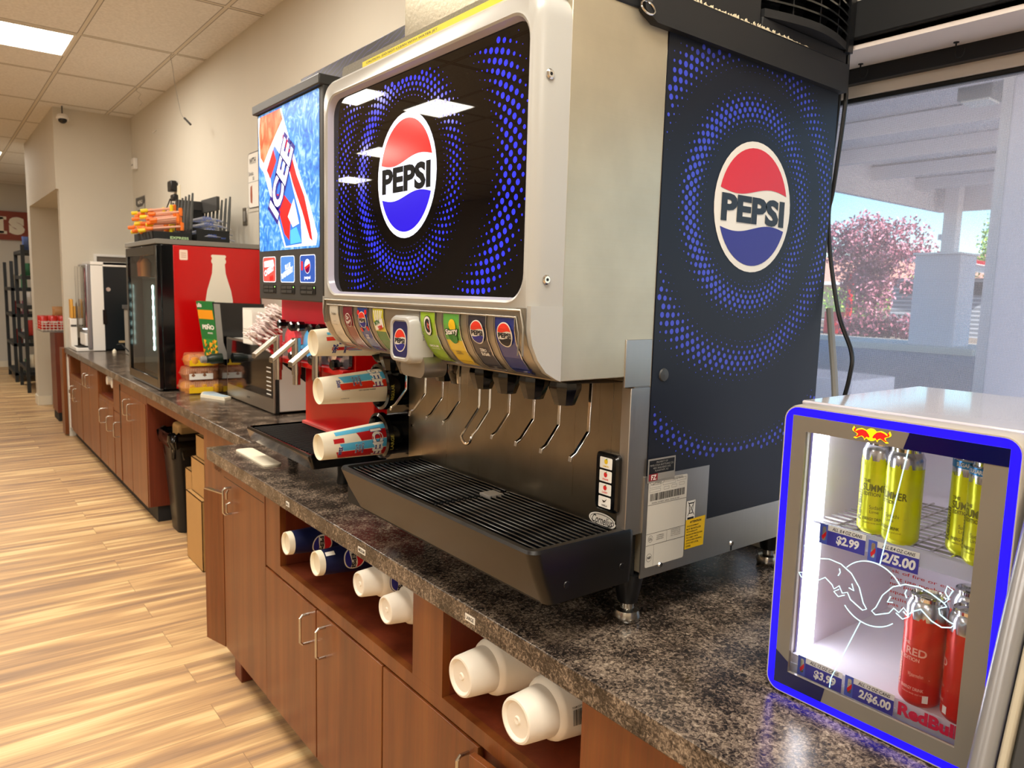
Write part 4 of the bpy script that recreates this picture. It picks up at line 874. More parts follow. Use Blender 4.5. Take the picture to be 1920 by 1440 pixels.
art_cup(YC, 1.143, 'printed paper cup in the lowest side tube, ICEE letters facing out', 0)
art_cup(YC, 1.298, 'printed paper cup in the middle side tube, barcode facing out', 1)
art_cup(YC + .055, 1.425, 'printed paper cup in the top side tube, half hidden by the valve panel', 2, .835)
cl = MB(); cl.tube([(1.0, YC - .05, 1.095), (1.02, YC - .06, 1.085), (1.06, YC - .05, 1.085), (1.08, YC - .03, 1.10)], .002, M_chromeb, 6); cl.build('clip', t)
# ------------------------------------------------------------------ cups in the open bays
M_cupnavy = mat('navy_cup_print', '#10173f', .4, noise=.5, nscale=20)
def navy_cup(y, z, lb, a0, x0=.862):
    c = thing('paper_cup', lb, 'cup', (x0, y, z), 'navy cups in the first open bay')
    b = MB(); b.lathe((x0, y, z), (1, 0, -.03), [(.010, 0), (.010, .031), (0, .033), (0, .036), (.018, .0375)], M_paper, 32, cap0=False, cap1=False); b.build('base_ring', c)
    b = MB(); b.lathe(Vector((x0, y, z)) + Vector((.018, 0, -.0005)), (1, 0, -.03), [(0, .037), (.17, .046)], M_cupnavy, 36, cap0=False, cap1=False); b.build('cup_body', c)
    F = CylMap((x0, y, z), (1, 0, -.03), .036, .047, .19, (0, -1, 0), a0); s_ = 1 if F(.01, .1).z > F(0, .1).z else -1
    AA = .014 if a0 > 0 else .0; e = MB(); G = lambda u, q, off=0: F(-s_ * (u) , .115 + q * 1.0, off)
    class R:  # rotated frame: letters run round the cup
        pass
    H = lambda u, v, off=0: F(s_ * u, .118 - v, off) if False else F(-s_ * u + AA * s_, .106 + v, off)
    curved_emblem(e, H, 0, 0, .033, .0006, M_logo_w, M_logo_r, M_logo_b, M_logo_k); e.build('cup_print', c, smooth=False); return c
navy_cup(2.245, .765, 'navy printed paper cup in the open bay, leftmost', .55)
c2 = navy_cup(2.015, .770, 'navy printed paper cup second from the left, with a small sticker', -.25)
s = MB(); F = CylMap((.862, 2.015, .770), (1, 0, -.03), .036, .047, .19, (0, -1, 0), .0); s_ = 1 if F(.01, .1).z > F(0, .1).z else -1
s.rect(.022 , .050, .022, .037, lambda u, v, off=0: F(s_ * v * 1.0 + s_ * .01, u, off), .001, M_whitem); s.build('price_sticker', c2)
def foam_cup(y, z, lb, r0, L, step, grp, logo=False, bar=False, x0=.862, tilt=-.02):
    c = thing('foam_cup', lb, 'cup', (x0, y, z), grp); r1 = r0 * 1.14; A = (1, 0, tilt)
    b = MB(); b.lathe((x0, y, z), A, [(.004, 0), (.003, r0 * .15), (.006, r0 * .2), (.006, r0 * .74), (.002, r0 * .80), (0, r0 * .86), (.001, r0 * .95), (.006, r0), (step, r1 * .99), (step + .003, r1 * 1.05), (step + .008, r1 * 1.16), (step + .014, r1 * 1.21), (L, r1 * 1.42), (L + .004, r1 * 1.45)], M_foam, 44, cap0=False, cap1=False); b.build('cup_body', c)
    if logo or bar:
        F = CylMap((x0, y, z), A, r1 * 1.13 - .004, r1 * 1.42, L, (0, -1, 0), .0); s_ = 1 if F(.01, .1).z > F(0, .1).z else -1; e = MB()
        if logo:
            H = lambda u, v, off=0: F(-s_ * (u - .006), .100 + v, off); curved_emblem(e, H, 0, 0, .032, .0016, M_logo_w, M_logo_r, M_logo_b, M_logo_k, ring=M_nv)
        if bar:
            G = lambda u, v, off=0: F(s_ * (v + .004), u, off); bars(e, G, step + .022, -.012, .040, .030, M_blk, .0035, seed=8); e.text('FOAM CUP KEEP DRY 24', G, step + .044, .022, .0035, .0036, M_blk, .01, w=.045)
        e.build('cup_print', c, smooth=False)
foam_cup(1.735, .800, 'medium white foam cup in the open bay, third from the left, emblem showing', .034, .16, .052, 'white foam cups in the near bays', logo=True)
foam_cup(1.588, .782, 'medium white foam cup pressed against the bay divider', .036, .16, .055, 'white foam cups in the near bays')
foam_cup(1.248, .757, 'large white foam cup in the second bay below the LARGE label', .0445, .20, .070, 'white foam cups in the near bays', x0=.858)
foam_cup(1.045, .760, 'large white foam cup with a barcode, nearest the viewer', .0455, .20, .070, 'white foam cups in the near bays', bar=True, x0=.850)
# ------------------------------------------------------------------ frozen drink machine
Z = thing('frozen_drink_machine', 'red frozen drink machine with a lit blue bottle display and chrome taps', 'drink machine', (1.3, 2.56, CT))
y0, y1 = 2.262, 2.845
b = MB(); b.box(1.0, 1.10, y0, y1, 1.530, 2.205, M_dgrey); b.box(.985, 1.11, y0 - .004, y1 + .012, 2.200, 2.232, M_dgrey); b.build('display_housing', Z, .004)
F = FX((y0 + y1) / 2 + .006, 1.95, 1.0); dw, dh = .545, .475
M_ice = artwork_mat('icy_blue_print', '#1c62c8', '#3d8ede', '#9fd0f6', (6, 6, 6), .3, .55, 2.5)
M_ice2 = artwork_mat('orange_slush_print', '#d8431f', '#f0653a', '#f79a77', (9, 9, 5), .3, .6, 1.)
M_ew = mat('lit_print_white', '#eef4ff', .3, emit=.7); M_er = mat('lit_print_red', '#ee1c1c', .3, emit=.6); M_eb = mat('lit_print_blue', '#2d74d8', .3, emit=.55); M_en = mat('lit_print_navy', '#2d1c8c', .3, emit=.35); M_et = mat('lit_print_teal', '#4fb5e0', .3, emit=.6)
d = MB(); d.flat(rrect(dw, dh + .015, .010, 4), F, .001, M_ice)
def px(u, v):  # art drawn on a 0..1 sheet
    return ((u - .5) * dw, (.5 - v) * dh)
P_ = lambda pts: [px(*p) for p in pts]
d.flat(P_([(.0, .0), (.42, .0), (.47, .10), (.60, .32), (.74, .55), (.86, .72), (.97, .93), (.95, 1.0), (.46, 1.0), (.34, .80), (.22, .62), (.10, .42), (.02, .36)]), F, .0014, M_ew)
d.flat(P_([(.04, .0), (.40, .0), (.44, .08), (.20, .26), (.10, .35), (.04, .30), (.015, .12)]), F, .0018, M_ice2)
d.flat(P_([(.44, .08), (.49, .13), (.42, .24), (.14, .44), (.10, .40), (.28, .22)]), F, .0021, mat('lit_print_silver', '#c9d4ea', .3, emit=.5))
d.flat(P_([(.42, .17), (.52, .24), (.66, .50), (.78, .66), (.86, .84), (.90, .97), (.86, .95), (.74, .75), (.60, .55), (.52, .40)]), F, .0018, M_er)
d.flat(P_([(.20, .38), (.30, .25), (.52, .42), (.62, .62), (.72, .80), (.74, .98), (.48, .99), (.36, .78), (.26, .62)]), F, .0021, M_eb)
d.flat(P_([(.16, .41), (.28, .27), (.33, .36), (.22, .48)]), F, .0024, M_er)
d.flat(P_([(.32, .60), (.46, .62), (.58, .70), (.54, .95), (.46, .90), (.36, .72)]), F, .0024, M_er)
d.flat(P_([(.56, .88), (.66, .86), (.74, .97), (.56, .98)]), F, .0027, M_et); d.flat(P_([(.52, .78), (.62, .66), (.70, .84), (.60, .86)]), F, .0027, M_ew)
d.text('ICEE', F, px(.41, 0)[0], px(0, .50)[1], .115, .0030, M_en, .14, w=.300, rot=.98); d.text('ICEE', F, px(.41, 0)[0], px(0, .50)[1], .098, .0034, M_ew, .04, w=.270, rot=.98)
d.build('lit_display', Z, smooth=False)
for k, (yc, c) in enumerate(((2.735, 0), (2.560, 1), (2.385, 2))):
    p = MB(); G = FX(yc, 1.638, 1.0); M_bg = [mat('cherry_card', '#e8504a', .3, emit=.45), mat('raspberry_card', '#4a86dc', .3, emit=.45), mat('cola_card', '#2a56b8', .3, emit=.4)][k]
    p.flat(rrect(.128, .092, .010, 4), G, .0012, M_ew); p.flat(rrect(.122, .087, .009, 4), G, .0015, M_bg)
    if k == 0: p.text('CHERRY', G, 0, -.004, .022, .002, M_ew, .05, w=.10, rot=.25); p.flat(circ(.010, 16, .03, -.03), G, .0018, M_er); p.flat(circ(.010, 16, .012, -.033), G, .0018, M_er); p.flat([(-.05, .03), (.04, .035), (.05, .012), (-.05, .008)], G, .0017, M_ew)
    if k == 1: p.text('BLUE', G, .005, .010, .018, .002, M_ew, .04, w=.05, rot=.2); p.text('RASPBERRY', G, 0, -.012, .020, .002, M_ew, .05, w=.11, rot=.25)
    if k == 2: p.flat(circ(.024, 28, 0, .008), G, .0018, M_ew); p.flat(half_disc(.022, lambda x: .2 + .3 * x, True), FX(yc, 1.646, 1.0), .0021, M_er); p.flat(half_disc(.022, lambda x: -.2 + .35 * x, False), FX(yc, 1.646, 1.0), .0021, M_en); p.text('pepsi', G, 0, -.030, .014, .002, M_ew, .02, w=.05); p.flat(rrect(.014, .03, .003, 3, -.045, .01), G, .0018, M_er)
    p.build('flavour_card', Z, smooth=False)
    q = MB(); G = FX(yc, 1.568, 1.0); q.prism(rrect(.128, .030, .005, 3), G, 0, .0015, M_black)
    for rr in (-.007, .007):
        for cc in (-.032, .018): q.prism(rrect(.045, .010, .002, 2, cc, rr), G, .0015, .003, M_dgrey)
    q.flat(circ(.0025, 8, .054, .008), G, .002, mat('green_led', '#9cff6a', .3, emit=3.)); q.build('keypad', Z)
# red upper fascia, chrome faceplate, ledge, lower body
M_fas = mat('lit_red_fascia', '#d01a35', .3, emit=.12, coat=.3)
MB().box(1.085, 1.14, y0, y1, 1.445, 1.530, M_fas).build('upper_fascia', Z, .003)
M_fp = mat('faceplate_chrome', '#d6d2e2', .15, .9)
b = MB(); G = FX((y0 + y1) / 2, 1.378, 1.10); b.prism(rrect(y1 - y0, .135, .02, 5), G, 0, .012, M_fp); b.build('faceplate', Z, .002)
MB().box(1.065, 1.2, y0, y1, 1.288, 1.308, M_red).build('ledge', Z, .003)
MB().box(1.11, 1.74, y0, y1, 1.30, 1.53, M_red).build('upper_body', Z, .004)
b = MB(); b.prism([(1.075, 1.288), (1.18, 1.288), (1.18, 1.20)], FY(0, 0, y0), -.004 - (y1 - y0), -(y1 - y0) + .002, M_blackm); b.build('gusset', Z)
MB().box(1.18, 1.74, y0, y1, 1.046, 1.288, M_red).build('lower_body', Z, .003)
MB().box(1.165, 1.74, y0 - .002, y1 + .002, 1.036, 1.048, mat('pink_edge', '#d8605a', .4)).build('base_edge', Z, .002)
MB().box(1.74, 1.745, y0, y1, 1.5, 2.18, M_dgrey).build('rear_post', Z)
b = MB(); b.box(1.11, 1.74, y0 + .01, y1 - .01, 1.53, 2.18, M_dgrey); b.build('upper_cabinet', Z, .003)
t = b = MB(); b.loft([[((x0_ + x1_) / 2 + a, (y0 + .01 + y1 + .03) / 2 + c_, z) for a, c_ in rrect(x1_ - x0_, y1 + .02 - y0, .012, 4)] for x0_, x1_, z in ((.965, 1.24, .986), (.950, 1.24, 1.03), (.955, 1.24, 1.037), (.962, 1.235, 1.037), (.966, 1.23, 1.030))], M_blackg); dt = b.build('drip_shelf', Z)
b = MB()
for k in range(26): b.box(.975, 1.225, y0 + .02 + k * .0225, y0 + .028 + k * .0225, 1.0305, 1.0335, M_blackm)
b.build('grille', dt)
for (x, y) in ((1.10, y0 + .07), (1.10, y1 - .07), (1.65, y0 + .07), (1.65, y1 - .07)): MB().lathe((x, y, 1.036 if x > 1.5 else .99), (0, 0, -1), [(0, .02), (.05, .018), (.078 if x < 1.5 else .1255, .022)], M_black, 16).build('foot', Z)
# dispensing bowls and taps
for k, (yc, m, lb) in enumerate(((2.735, 'red slush', mat('red_slush', '#e84a52', .2, emit=.25)), (2.555, 'blue slush', mat('blue_slush', '#58b4ee', .2, emit=.3)), (2.375, 'empty', M_fp))):
    M_ = lb
    w_ = MB(); w_.lathe((1.088, yc - .0, 1.375), (-1, 0, 0), [(0, .052), (.012, .052), (.016, .046), (.018, .0)], M_, 32, cap1=False)
    w_.build('bowl_window', Z)
    for (dy, dz) in ((-.062, .055), (.05, .058), (-.06, -.055)):
        n_ = MB(); n_.lathe((1.088, yc + dy, 1.378 + dz), (-1, 0, 0), [(0, .008), (.012, .008), (.013, .017), (.035, .0185), (.040, .014)], M_blackg, 7); n_.build('thumb_nut', Z, ang=15)
    s_ = MB(); s_.cyl((1.045, yc + .045, 1.395), (1.045, yc + .045, 1.262), .0165, M_chrome, n=20); s_.cyl((1.045, yc + .045, 1.262), (1.045, yc + .045, 1.225), .0135, M_chrome, n=20); s_.cyl((1.09, yc + .045, 1.36), (1.045, yc + .045, 1.36), .012, M_chromeb, n=14); s_.build('tap_body', Z)
    h = MB(); h.loft([[Vector((1.035 - t_ * .072, yc + .045 + t_ * .035, 1.384 - t_ * .070)) + Vector((0, a * (.014 + .004 * t_), c_ * .009)) for a, c_ in ((-1, -1), (1, -1), (1, 1), (-1, 1))] for t_ in (0, .12, .3, .6, 1.)], M_chrome); h.build('tap_lever', Z, .002, smooth=False)
# swirl-printed header panel behind the display
M_sw, t_, b_ = newmat('swirl_print'); mp = geo_mapped(t_, (1, 5, 9)); wv = t_.nodes.new('ShaderNodeTexWave'); wv.wave_type = 'RINGS'; wv.inputs['Scale'].default_value = 2.2; wv.inputs['Distortion'].default_value = 6; t_.links.new(mp.outputs[0], wv.inputs['Vector'])
r_ = ramp(t_, [(.0, '#080914'), (.88, '#0b0d1e'), (.97, '#2f2d6c')]); t_.links.new(wv.outputs['Fac'], r_.inputs['Fac']); t_.links.new(r_.outputs['Color'], b_.inputs['Base Color']); b_.inputs['Roughness'].default_value = .35
b = MB(); b.box(1.15, 1.17, 1.98, 2.80, 2.235, 2.350, M_sw); b.build('header_panel', Z, .002)
MB().box(1.16, 1.60, 2.05, 2.80, 2.18, 2.236, M_dgrey).build('header_base', Z)
# ------------------------------------------------------------------ glass door energy drink cooler
K = thing('drink_cooler', 'small countertop cooler with a blue lit door frame and slim cans inside', 'cooler', (1.38, .51, CT))
ky0, ky1, kz0, kz1, kx = .338, .688, .9105, 1.408, 1.118
M_case = mat('cooler_case', '#b9b3a8', .25, coat=.4); M_lin = mat('cooler_liner', '#e4e0ea', .4); M_blue = mat('blue_light_bar', '#1a0cff', .3, emit=1.25, ecol='#1204ff'); M_fr = mat('door_glass_border', '#7d776d', .2); M_dnavy = mat('door_navy_corner', '#0a0a45', .12)
c = MB(); x1 = 1.63
c.box(kx + .045, x1, ky0 + .004, ky0 + .022, kz0 + .012, kz1 - .012, M_case); c.box(kx + .045, x1, ky1 - .022, ky1 - .004, kz0 + .012, kz1 - .012, M_case); c.box(kx + .045, x1, ky0 + .022, ky1 - .022, kz1 - .040, kz1 - .004, M_case); c.box(kx + .045, x1, ky0 + .022, ky1 - .022, kz0 + .008, kz0 + .034, M_case); c.box(x1 - .03, x1, ky0 + .022, ky1 - .022, kz0 + .03, kz1 - .03, M_case)
c.build('case', K, .004)
c = MB(); c.box(1.165, 1.60, ky0 + .002, ky1 - .002, kz1 - .006, kz1 + .002, mat('cooler_top_gloss', '#cbc8cc', .06, coat=.6)); c.build('top_cover', K, .003)
l = MB(); l.box(kx + .05, x1 - .045, ky0 + .0225, ky0 + .026, kz0 + .036, kz1 - .042, M_lin); l.box(kx + .05, x1 - .045, ky1 - .026, ky1 - .0225, kz0 + .036, kz1 - .042, M_lin); l.box(1.50, 1.51, ky0 + .026, ky1 - .026, kz0 + .036, kz1 - .042, M_lin); l.box(kx + .05, 1.50, ky0 + .026, ky1 - .026, kz1 - .046, kz1 - .042, M_lin); l.box(kx + .04, 1.50, ky0 + .024, ky1 - .024, kz0 + .0345, kz0 + .057, M_lin)
l.build('liner', K)
F = FX(.640, 1.005, 1.4995); w = MB()
for k, s_ in enumerate(('\u2022 Risk of fire or explosion.', 'Do not use mechanical devices.', 'Do not puncture refrigerant', '\u2022 Risque de feu ou d\u2019explosion', 'pas utiliser d\u2019appareils', 'Ne pas perforer la tubulure')): w.text(s_, F, -.06 + .0039 * len(s_), .04 - k * .013 - (.003 if k > 2 else 0), .0085, .0006, M_redb, .0, w=.0068 * len(s_))
w.build('warning_print', K, smooth=False)
M_led = mat('cooler_led_white', '#ffffff', .4, emit=9., ecol='#f4f6ff')
MB().box(kx + .052, kx + .095, ky1 - .031, ky1 - .027, kz0 + .06, kz1 - .055, M_led).build('light_strip', K, .001)
# door: border, blue bar, silver edge, glass
dr = MB(); dy, dz = (ky0 + ky1) / 2, (kz0 + kz1) / 2; DW, DH = ky1 - ky0, kz1 - kz0
L2 = lambda w_, h_, r, x, n=7: [(x, dy + a, dz + b) for a, b in rrect(w_, h_, r, n)]
dr.loft([L2(DW, DH, .026, kx + .04), L2(DW, DH, .026, kx + .006), L2(DW - .004, DH - .004, .024, kx), L2(DW - .008, DH - .008, .022, kx)], M_case, False, False)
dr.loft([L2(.300, .450, .02, kx + .04), L2(.300, .450, .02, kx + .012)], M_case, False, False)
dro = dr.build('door', K)
bb = MB(); bb.loft([L2(DW - .008, DH - .008, .022, kx), L2(DW - .034, DH - .034, .012, kx)], M_blue, False, False); bb.build('light_bar', dro)
fr = MB(); ga, gb, gc, gd = .385, .647, .953, 1.366     # opening
F = FX(0, 0, kx); O = DW / 2 - .017; oy0, oy1, oz0, oz1 = dy - O, dy + O, dz - DH / 2 + .017, dz + DH / 2 - .017
for (a, b_, c_, d_) in ((oy0, oy1, gd, oz1), (oy0, oy1, oz0, gc), (oy0, ga, gc, gd), (gb, oy1, gc, gd)): fr.prism([(-a, c_), (-b_, c_), (-b_, d_), (-a, d_)], F, -.006, .0004, M_fr)
fr.flat([(-oy0, oz1), (-.485, oz1), (-.492, gd), (-oy0, gd - .0)], F, .0009, M_dnavy); fr.flat([(-oy1, oz0), (-.585, oz0), (-.580, gc), (-gb, gc), (-gb, 1.0 - .03), (-oy1, .985)], F, .0009, M_dnavy)
# emblem above the glass
M_eY = mat('lit_yellow', '#ffe012', .3, emit=.8); M_eR = mat('lit_bull_red', '#e0201c', .3, emit=.5); ex, ez = -.540, 1.379
fr.flat(circ(.0095, 24, ex, ez), F, .001, M_eY)
bull = [(-.0285, .004), (-.026, .0085), (-.0245, .006), (-.025, .002), (-.020, .0055), (-.014, .0072), (-.008, .0055), (-.0035, .0005), (-.001, -.0045), (-.0035, -.006), (-.006, -.0045), (-.008, -.007), (-.0095, -.009), (-.0105, -.006), (-.014, -.004), (-.018, -.006), (-.022, -.0085), (-.026, -.0075), (-.022, -.0055), (-.0205, -.002), (-.024, .0), (-.0275, .0015)]
for s_ in (1, -1): fr.flat([(ex + s_ * x * 1.05, ez + y * 1.12) for x, y in bull], F, .0012, M_eY); fr.flat([(ex + s_ * (x * .94 - .0008), ez + y * .88) for x, y in bull], F, .0015, M_eR)
fr.build('door_border', dro, smooth=False)
gl = MB(); gl.rect(-gb, -ga, gc, gd, F, -.004, glass_mat('door_glass')); gl.build('glass', dro)
# neon-like outline of two bulls etched in the glass (lit line)
M_neon = mat('lit_line', '#bfefff', .3, emit=.9); ne = MB(); F = FX(0, 0, kx + .003)
def line(pts, r=.00085, closed=False): ne.tube([F(-y, z, 0) for y, z in (pts + [pts[0]] if closed else pts)], r, M_neon, 6)
def arc(cy_, cz_, r, a0, a1, n=18): return [(cy_ - r * math.cos(a0 + (a1 - a0) * i / n), cz_ + r * math.sin(a0 + (a1 - a0) * i / n)) for i in range(n + 1)]
by, bz = .522, 1.133
line(arc(by, bz, .050, .55, 2.5)); line(arc(by, bz, .050, -2.45, -.75))
line([(by + .052, gc + .004), (by + .051, gc + .02), (by + .012, bz - .05)]); line([(by - .010, bz + .05), (by - .036, gd)])
bullo = [(.108, .030), (.114, .044), (.106, .048), (.104, .038), (.110, .030), (.104, .022), (.086, .030), (.070, .034), (.050, .032), (.032, .022), (.018, .004), (.010, -.018), (.004, -.026), (.010, -.030), (.022, -.024), (.030, -.020), (.036, -.010), (.044, -.014), (.050, -.004), (.058, -.012), (.062, -.006), (.074, .002), (.090, -.010), (.104, -.014), (.116, -.010), (.120, -.004), (.112, -.002), (.100, .004), (.098, .012), (.108, .018), (.104, .022)]
for s_ in (1, -1): line([(by + s_ * x, bz + z) for x, z in bullo])
for s_ in (1, -1): line([(by + s_ * .052, bz + .024), (by + s_ * .050, bz + .018), (by + s_ * .053, bz + .012)]); line([(by + s_ * .030, bz + .006), (by + s_ * .026, bz - .004), (by + s_ * .034, bz - .002)]); line([(by + s_ * .040, bz - .016), (by + s_ * .050, bz - .022), (by + s_ * .058, bz - .016), (by + s_ * .050, bz - .010)])
tag(ne.build('lit_outline', dro), 'glowing pale outline drawing on the door glass')
# shelf with price rail
sh = MB(); zs = 1.206
for k in range(9): sh.box(1.175, 1.48, .375 + k * .030, .378 + k * .030, zs - .003, zs, M_chrome)
for k in range(14): sh.box(1.18 + k * .022, 1.183 + k * .022, .366, .66, zs - .005, zs - .002, M_grey)
sh.box(1.170, 1.174, .366, .66, zs - .026, zs + .002, mat('clear_rail', '#cfd3e6', .1, alpha=.55)); sh.build('shelf', K)
def price(y, z, top, pr, lb, x=1.1685):
    F = FX(y, z, x); p = MB(); w_, h_ = .078, .034
    p.box(x, x + .0008, y - w_ / 2, y + w_ / 2, z - h_ / 2, z + h_ / 2, M_whitem); p.rect(-w_ / 2, w_ / 2, -h_ / 2, h_ / 2 - .0095, F, .0004, mat('price_blue', '#3a36a0', .4)); p.rect(-w_ / 2, -w_ / 2 + .014, -h_ / 2, h_ / 2, F, .0006, mat('price_can_blue', '#4c5fc0', .4))
    p.flat(rrect(.006, .024, .002, 2, -w_ / 2 + .008, .001), F, .0008, M_chrome); p.flat([(-w_ / 2 + .004, -.004), (-w_ / 2 + .012, .006), (-w_ / 2 + .012, -.002), (-w_ / 2 + .006, -.010)], F, .001, M_redb)
    p.text(top, F, .008, h_ / 2 - .0048, .0056, .0008, M_blk, .01, w=.050, shear=.2); p.text(pr, F, .010, -.0045, .0165, .0008, M_whitem, .04, w=.050 if len(pr) > 5 else .038, shear=.1)
    return p.build('price_tag', K, smooth=False)
price(.598, 1.190, 'ALL 8.4 OZ CANS', '$2.99', ''); price(.515, 1.185, 'ALL 8.4 OZ CANS', '2/5.00', '')
price(.603, .962, 'ALL 12 OZ CANS', '$3.99', '', 1.140); price(.519, .964, 'ALL 12 OZ CANS', '2/$6.00', '', 1.138)
w = MB(); w.box(1.144, 1.146, .366, .66, .942, .958, mat('clear_lower_rail', '#dfe3ee', .15, alpha=.35)); w.text('RedBull', FX(.430, .966, 1.136), 0, 0, .021, .001, mat('brand_pink_red', '#d81a4b', .4), .05, w=.085)
w.build('lower_rail', K)
MB().box(1.60, 1.62, .40, .62, .912, .93, M_black).build('rear_foot', K)
# cans
M_cany = mat('can_yellow', '#d9e021', .28, .35); M_canr = mat('can_red', '#d42a1e', .28, .2); M_cans = mat('can_silver', '#c9ccd4', .2, .85); M_canb = mat('can_blue_band', '#2f86c8', .3, .3); M_olive = mat('can_ink_olive', '#6d6f1c', .5); M_pinkw = mat('can_ink_pale', '#f0b0a0', .5)
def can(x, y, z, big, lb, kind, rot=0., grp='slim cans in the cooler'):
    c = thing('drink_can', lb, 'can', (x, y, z), grp)
    H, r = (.170, .0292) if big else (.150, .0266); body = M_canr if big else M_cany
    b = MB(); b.lathe((x, y, z), (0, 0, 1), [(0, r * .78), (.006, r * .97), (.010, r), (H * .80, r)], body, 32, cap1=False); b.lathe((x, y, z), (0, 0, 1), [(H * .80, r), (H - .016, r), (H - .006, r * .86), (H - .004, r * .80)], M_cans, 32, False, False); b.build('body', c)
    b = MB(); b.lathe((x, y, z), (0, 0, 1), [(H - .006, r * .84), (H, r * .86), (H + .001, r * .82), (H - .004, r * .78), (H - .005, 0)], M_chromeb, 32, False, False); b.prism(rrect(.012, .022, .005, 4), Frame((x, y, z + H - .004), (1, 0, 0), (0, 1, 0)), 0, .0018, M_chrome); b.build('lid', c)
    F = CylMap((x, y, z), (0, 0, 1), r, r, H, (-1, 0, 0), rot); s_ = -1 if F(.01, .05).y > F(0, .05).y else 1; G = lambda u, v, off=0: F(s_ * u, v, off); p = MB()
    def wavy(v0, v1, m, off, u0=-.03, u1=.03):
        n = 24; top = [(u0 + (u1 - u0) * i / n, v1 + .006 * math.sin(i * .9) + .004 * math.sin(i * 2.3)) for i in range(n + 1)]
        vs = [G(u, v0, off) for u, v in top] + [G(u, v, off) for u, v in top]; p.add(vs, [(i, i + 1, n + 2 + i, n + 1 + i) for i in range(n)], m)
    wavy(H * .70, H * .80, body, .0004)
    ink = M_pinkw if big else M_olive
    if kind == 'blue': p.add([G(-.045 + .0045 * i, v, .0005) for v in (H - .018, H - .007) for i in range(21)], [(i, i + 1, 22 + i, 21 + i) for i in range(20)], M_canb); p.text('SUGARFREE', G, 0, H - .0125, .006, .001, M_whitem, .03, w=.034)
    ed = {'y': 'SUMMER', 'blue': 'SUMMER', 'r': 'RED'}[kind]
    p.text('THE', G, -.012, H * .58, .005, .0006, ink, .02); p.text(ed, G, .004, H * .51, .012, .0006, ink, .02, w=.044 if ed != 'RED' else .03); p.text('EDITION', G, -.003, H * .44, .006, .0006, ink, .02, w=.026)
    p.text('RedBull', lambda u, v, off=0: G(-.024 - v, u, off), H * .30, 0, .010, .0006, ink, .04, w=.05)
    p.text('Sudachi' if not big else 'Watermelon', G, .006, H * .30, .006, .0006, ink, .0, w=.022); p.rect(-.002, .026, H * .275, H * .279, G, .0006, ink); p.text('Lime' if not big else '', G, .003, H * .25, .005, .0006, ink, .0) if not big else None
    p.text('ENERGY DRINK', G, .002, H * .17, .005, .0006, ink, .02, w=.034); p.text('vitalizes body and mind', G, .004, H * .125, .0034, .0006, ink, .0, w=.034)
    if big: p.rect(.018, .026, H * .06, H * .13, G, .0006, M_whitem)
    p.build('print', c, smooth=False)
can(1.205, .565, 1.2065, False, 'yellow slim can on the cooler shelf, leftmost', 'y', .25); can(1.185, .515, 1.2065, False, 'yellow slim can standing right of the leftmost can', 'y', -.35)
can(1.215, .432, 1.2065, False, 'yellow can with a blue sugar free band, left one', 'blue', .1); can(1.183, .397, 1.2065, False, 'yellow can with a blue band at the right edge of the glass', 'blue', -.2)
can(1.180, .462, .968, True, 'red slim can at the front of the cooler floor', 'r', -.1, 'red cans on the cooler floor'); can(1.178, .400, .968, True, 'red slim can at the right edge of the cooler floor', 'r', -1.3, 'red cans on the cooler floor'); can(1.262, .430, .968, True, 'red slim can standing behind the front red cans', 'r', .6, 'red cans on the cooler floor')
# ------------------------------------------------------------------ neighbouring unit at the right edge
N_ = thing('display_case', 'silver edged display case with a leaning front at the right edge', 'display case', (1.2, .16, CT))
def lean(y, z): return 1.0 + (z - .95) * .34   # x of the leaning front
def strip(name, ya, yb, d, m, z0=.912, z1=1.52, bev=.003):
    b = MB(); b.loft([[(lean(0, z) + d, ya, z), (lean(0, z) + d, yb, z), (lean(0, z) + d + .035, yb, z), (lean(0, z) + d + .035, ya, z)] for z in (z0, z1)], m); return b.build(name, N_, bev)
b = MB(); b.tube([(lean(0, z), .318, z) for z in (.925, 1.05, 1.2, 1.35, 1.5)], .014, mat('silver_tube', '#a5a7ab', .3, .6), 20); b.build('edge_tube', N_)
strip('cream_strip', .291, .302, -.004, mat('cream_edge', '#b9b19c', .4)); strip('dark_strip', .262, .290, .004, M_dgrey); strip('front_panel', -.10, .261, 0, mat('case_panel_greybeige', '#8d887c', .4))
b = MB(); b.loft([[(lean(0, z) + .035, -.10, z), (lean(0, z) + .035, .300, z), (1.45, .300, z), (1.45, -.10, z)] for z in (.912, 1.50)], M_dgrey); b.build('case_body', N_, .004)
# ------------------------------------------------------------------ microwave
t = thing('microwave', 'stainless microwave oven with a black glass door beside the red drink machine', 'microwave', (1.55, 4.15, CT))
y0, y1, z0, z1, x0 = 3.775, 4.535, .925, 1.268, 1.393
MB().box(x0 + .03, 1.72, y0, y1, z0, z1, mat('oven_shell_white', '#d8d6d2', .35)).build('shell', t, .004)
MB().box(x0 + .012, x0 + .03, y0 - .002, y1 + .002, z0 - .008, z1 + .002, M_blackg).build('door_side', t, .002)
M_ost = mat('oven_steel', '#b4aca0', .3, .9)
MB().box(x0, x0 + .012, y0, y1, z0 - .005, z1 + .004, M_ost).build('door_frame', t, .003)
g = MB(); g.box(x0 - .003, x0, y0 + .012, y1 - .018, z0 + .072, z1 - .006, mat('oven_black_glass', '#0a0a0d', .05, coat=.5)); g.build('door_glass', t, .001)
k = MB(); F = FX(0, 0, x0 - .003)
for j in range(7):
    v = z0 + .088 + j * .022 + (.008 if j > 4 else 0); k.rect(-(y0 + .090), -(y0 + .025), v, v + .006, F, .0006, M_whitem)
k.text('SHARP', FX(4.16, z0 + .035, x0), 0, 0, .010, .0012, M_dgrey, .02, w=.05); k.build('control_print', t, smooth=False)
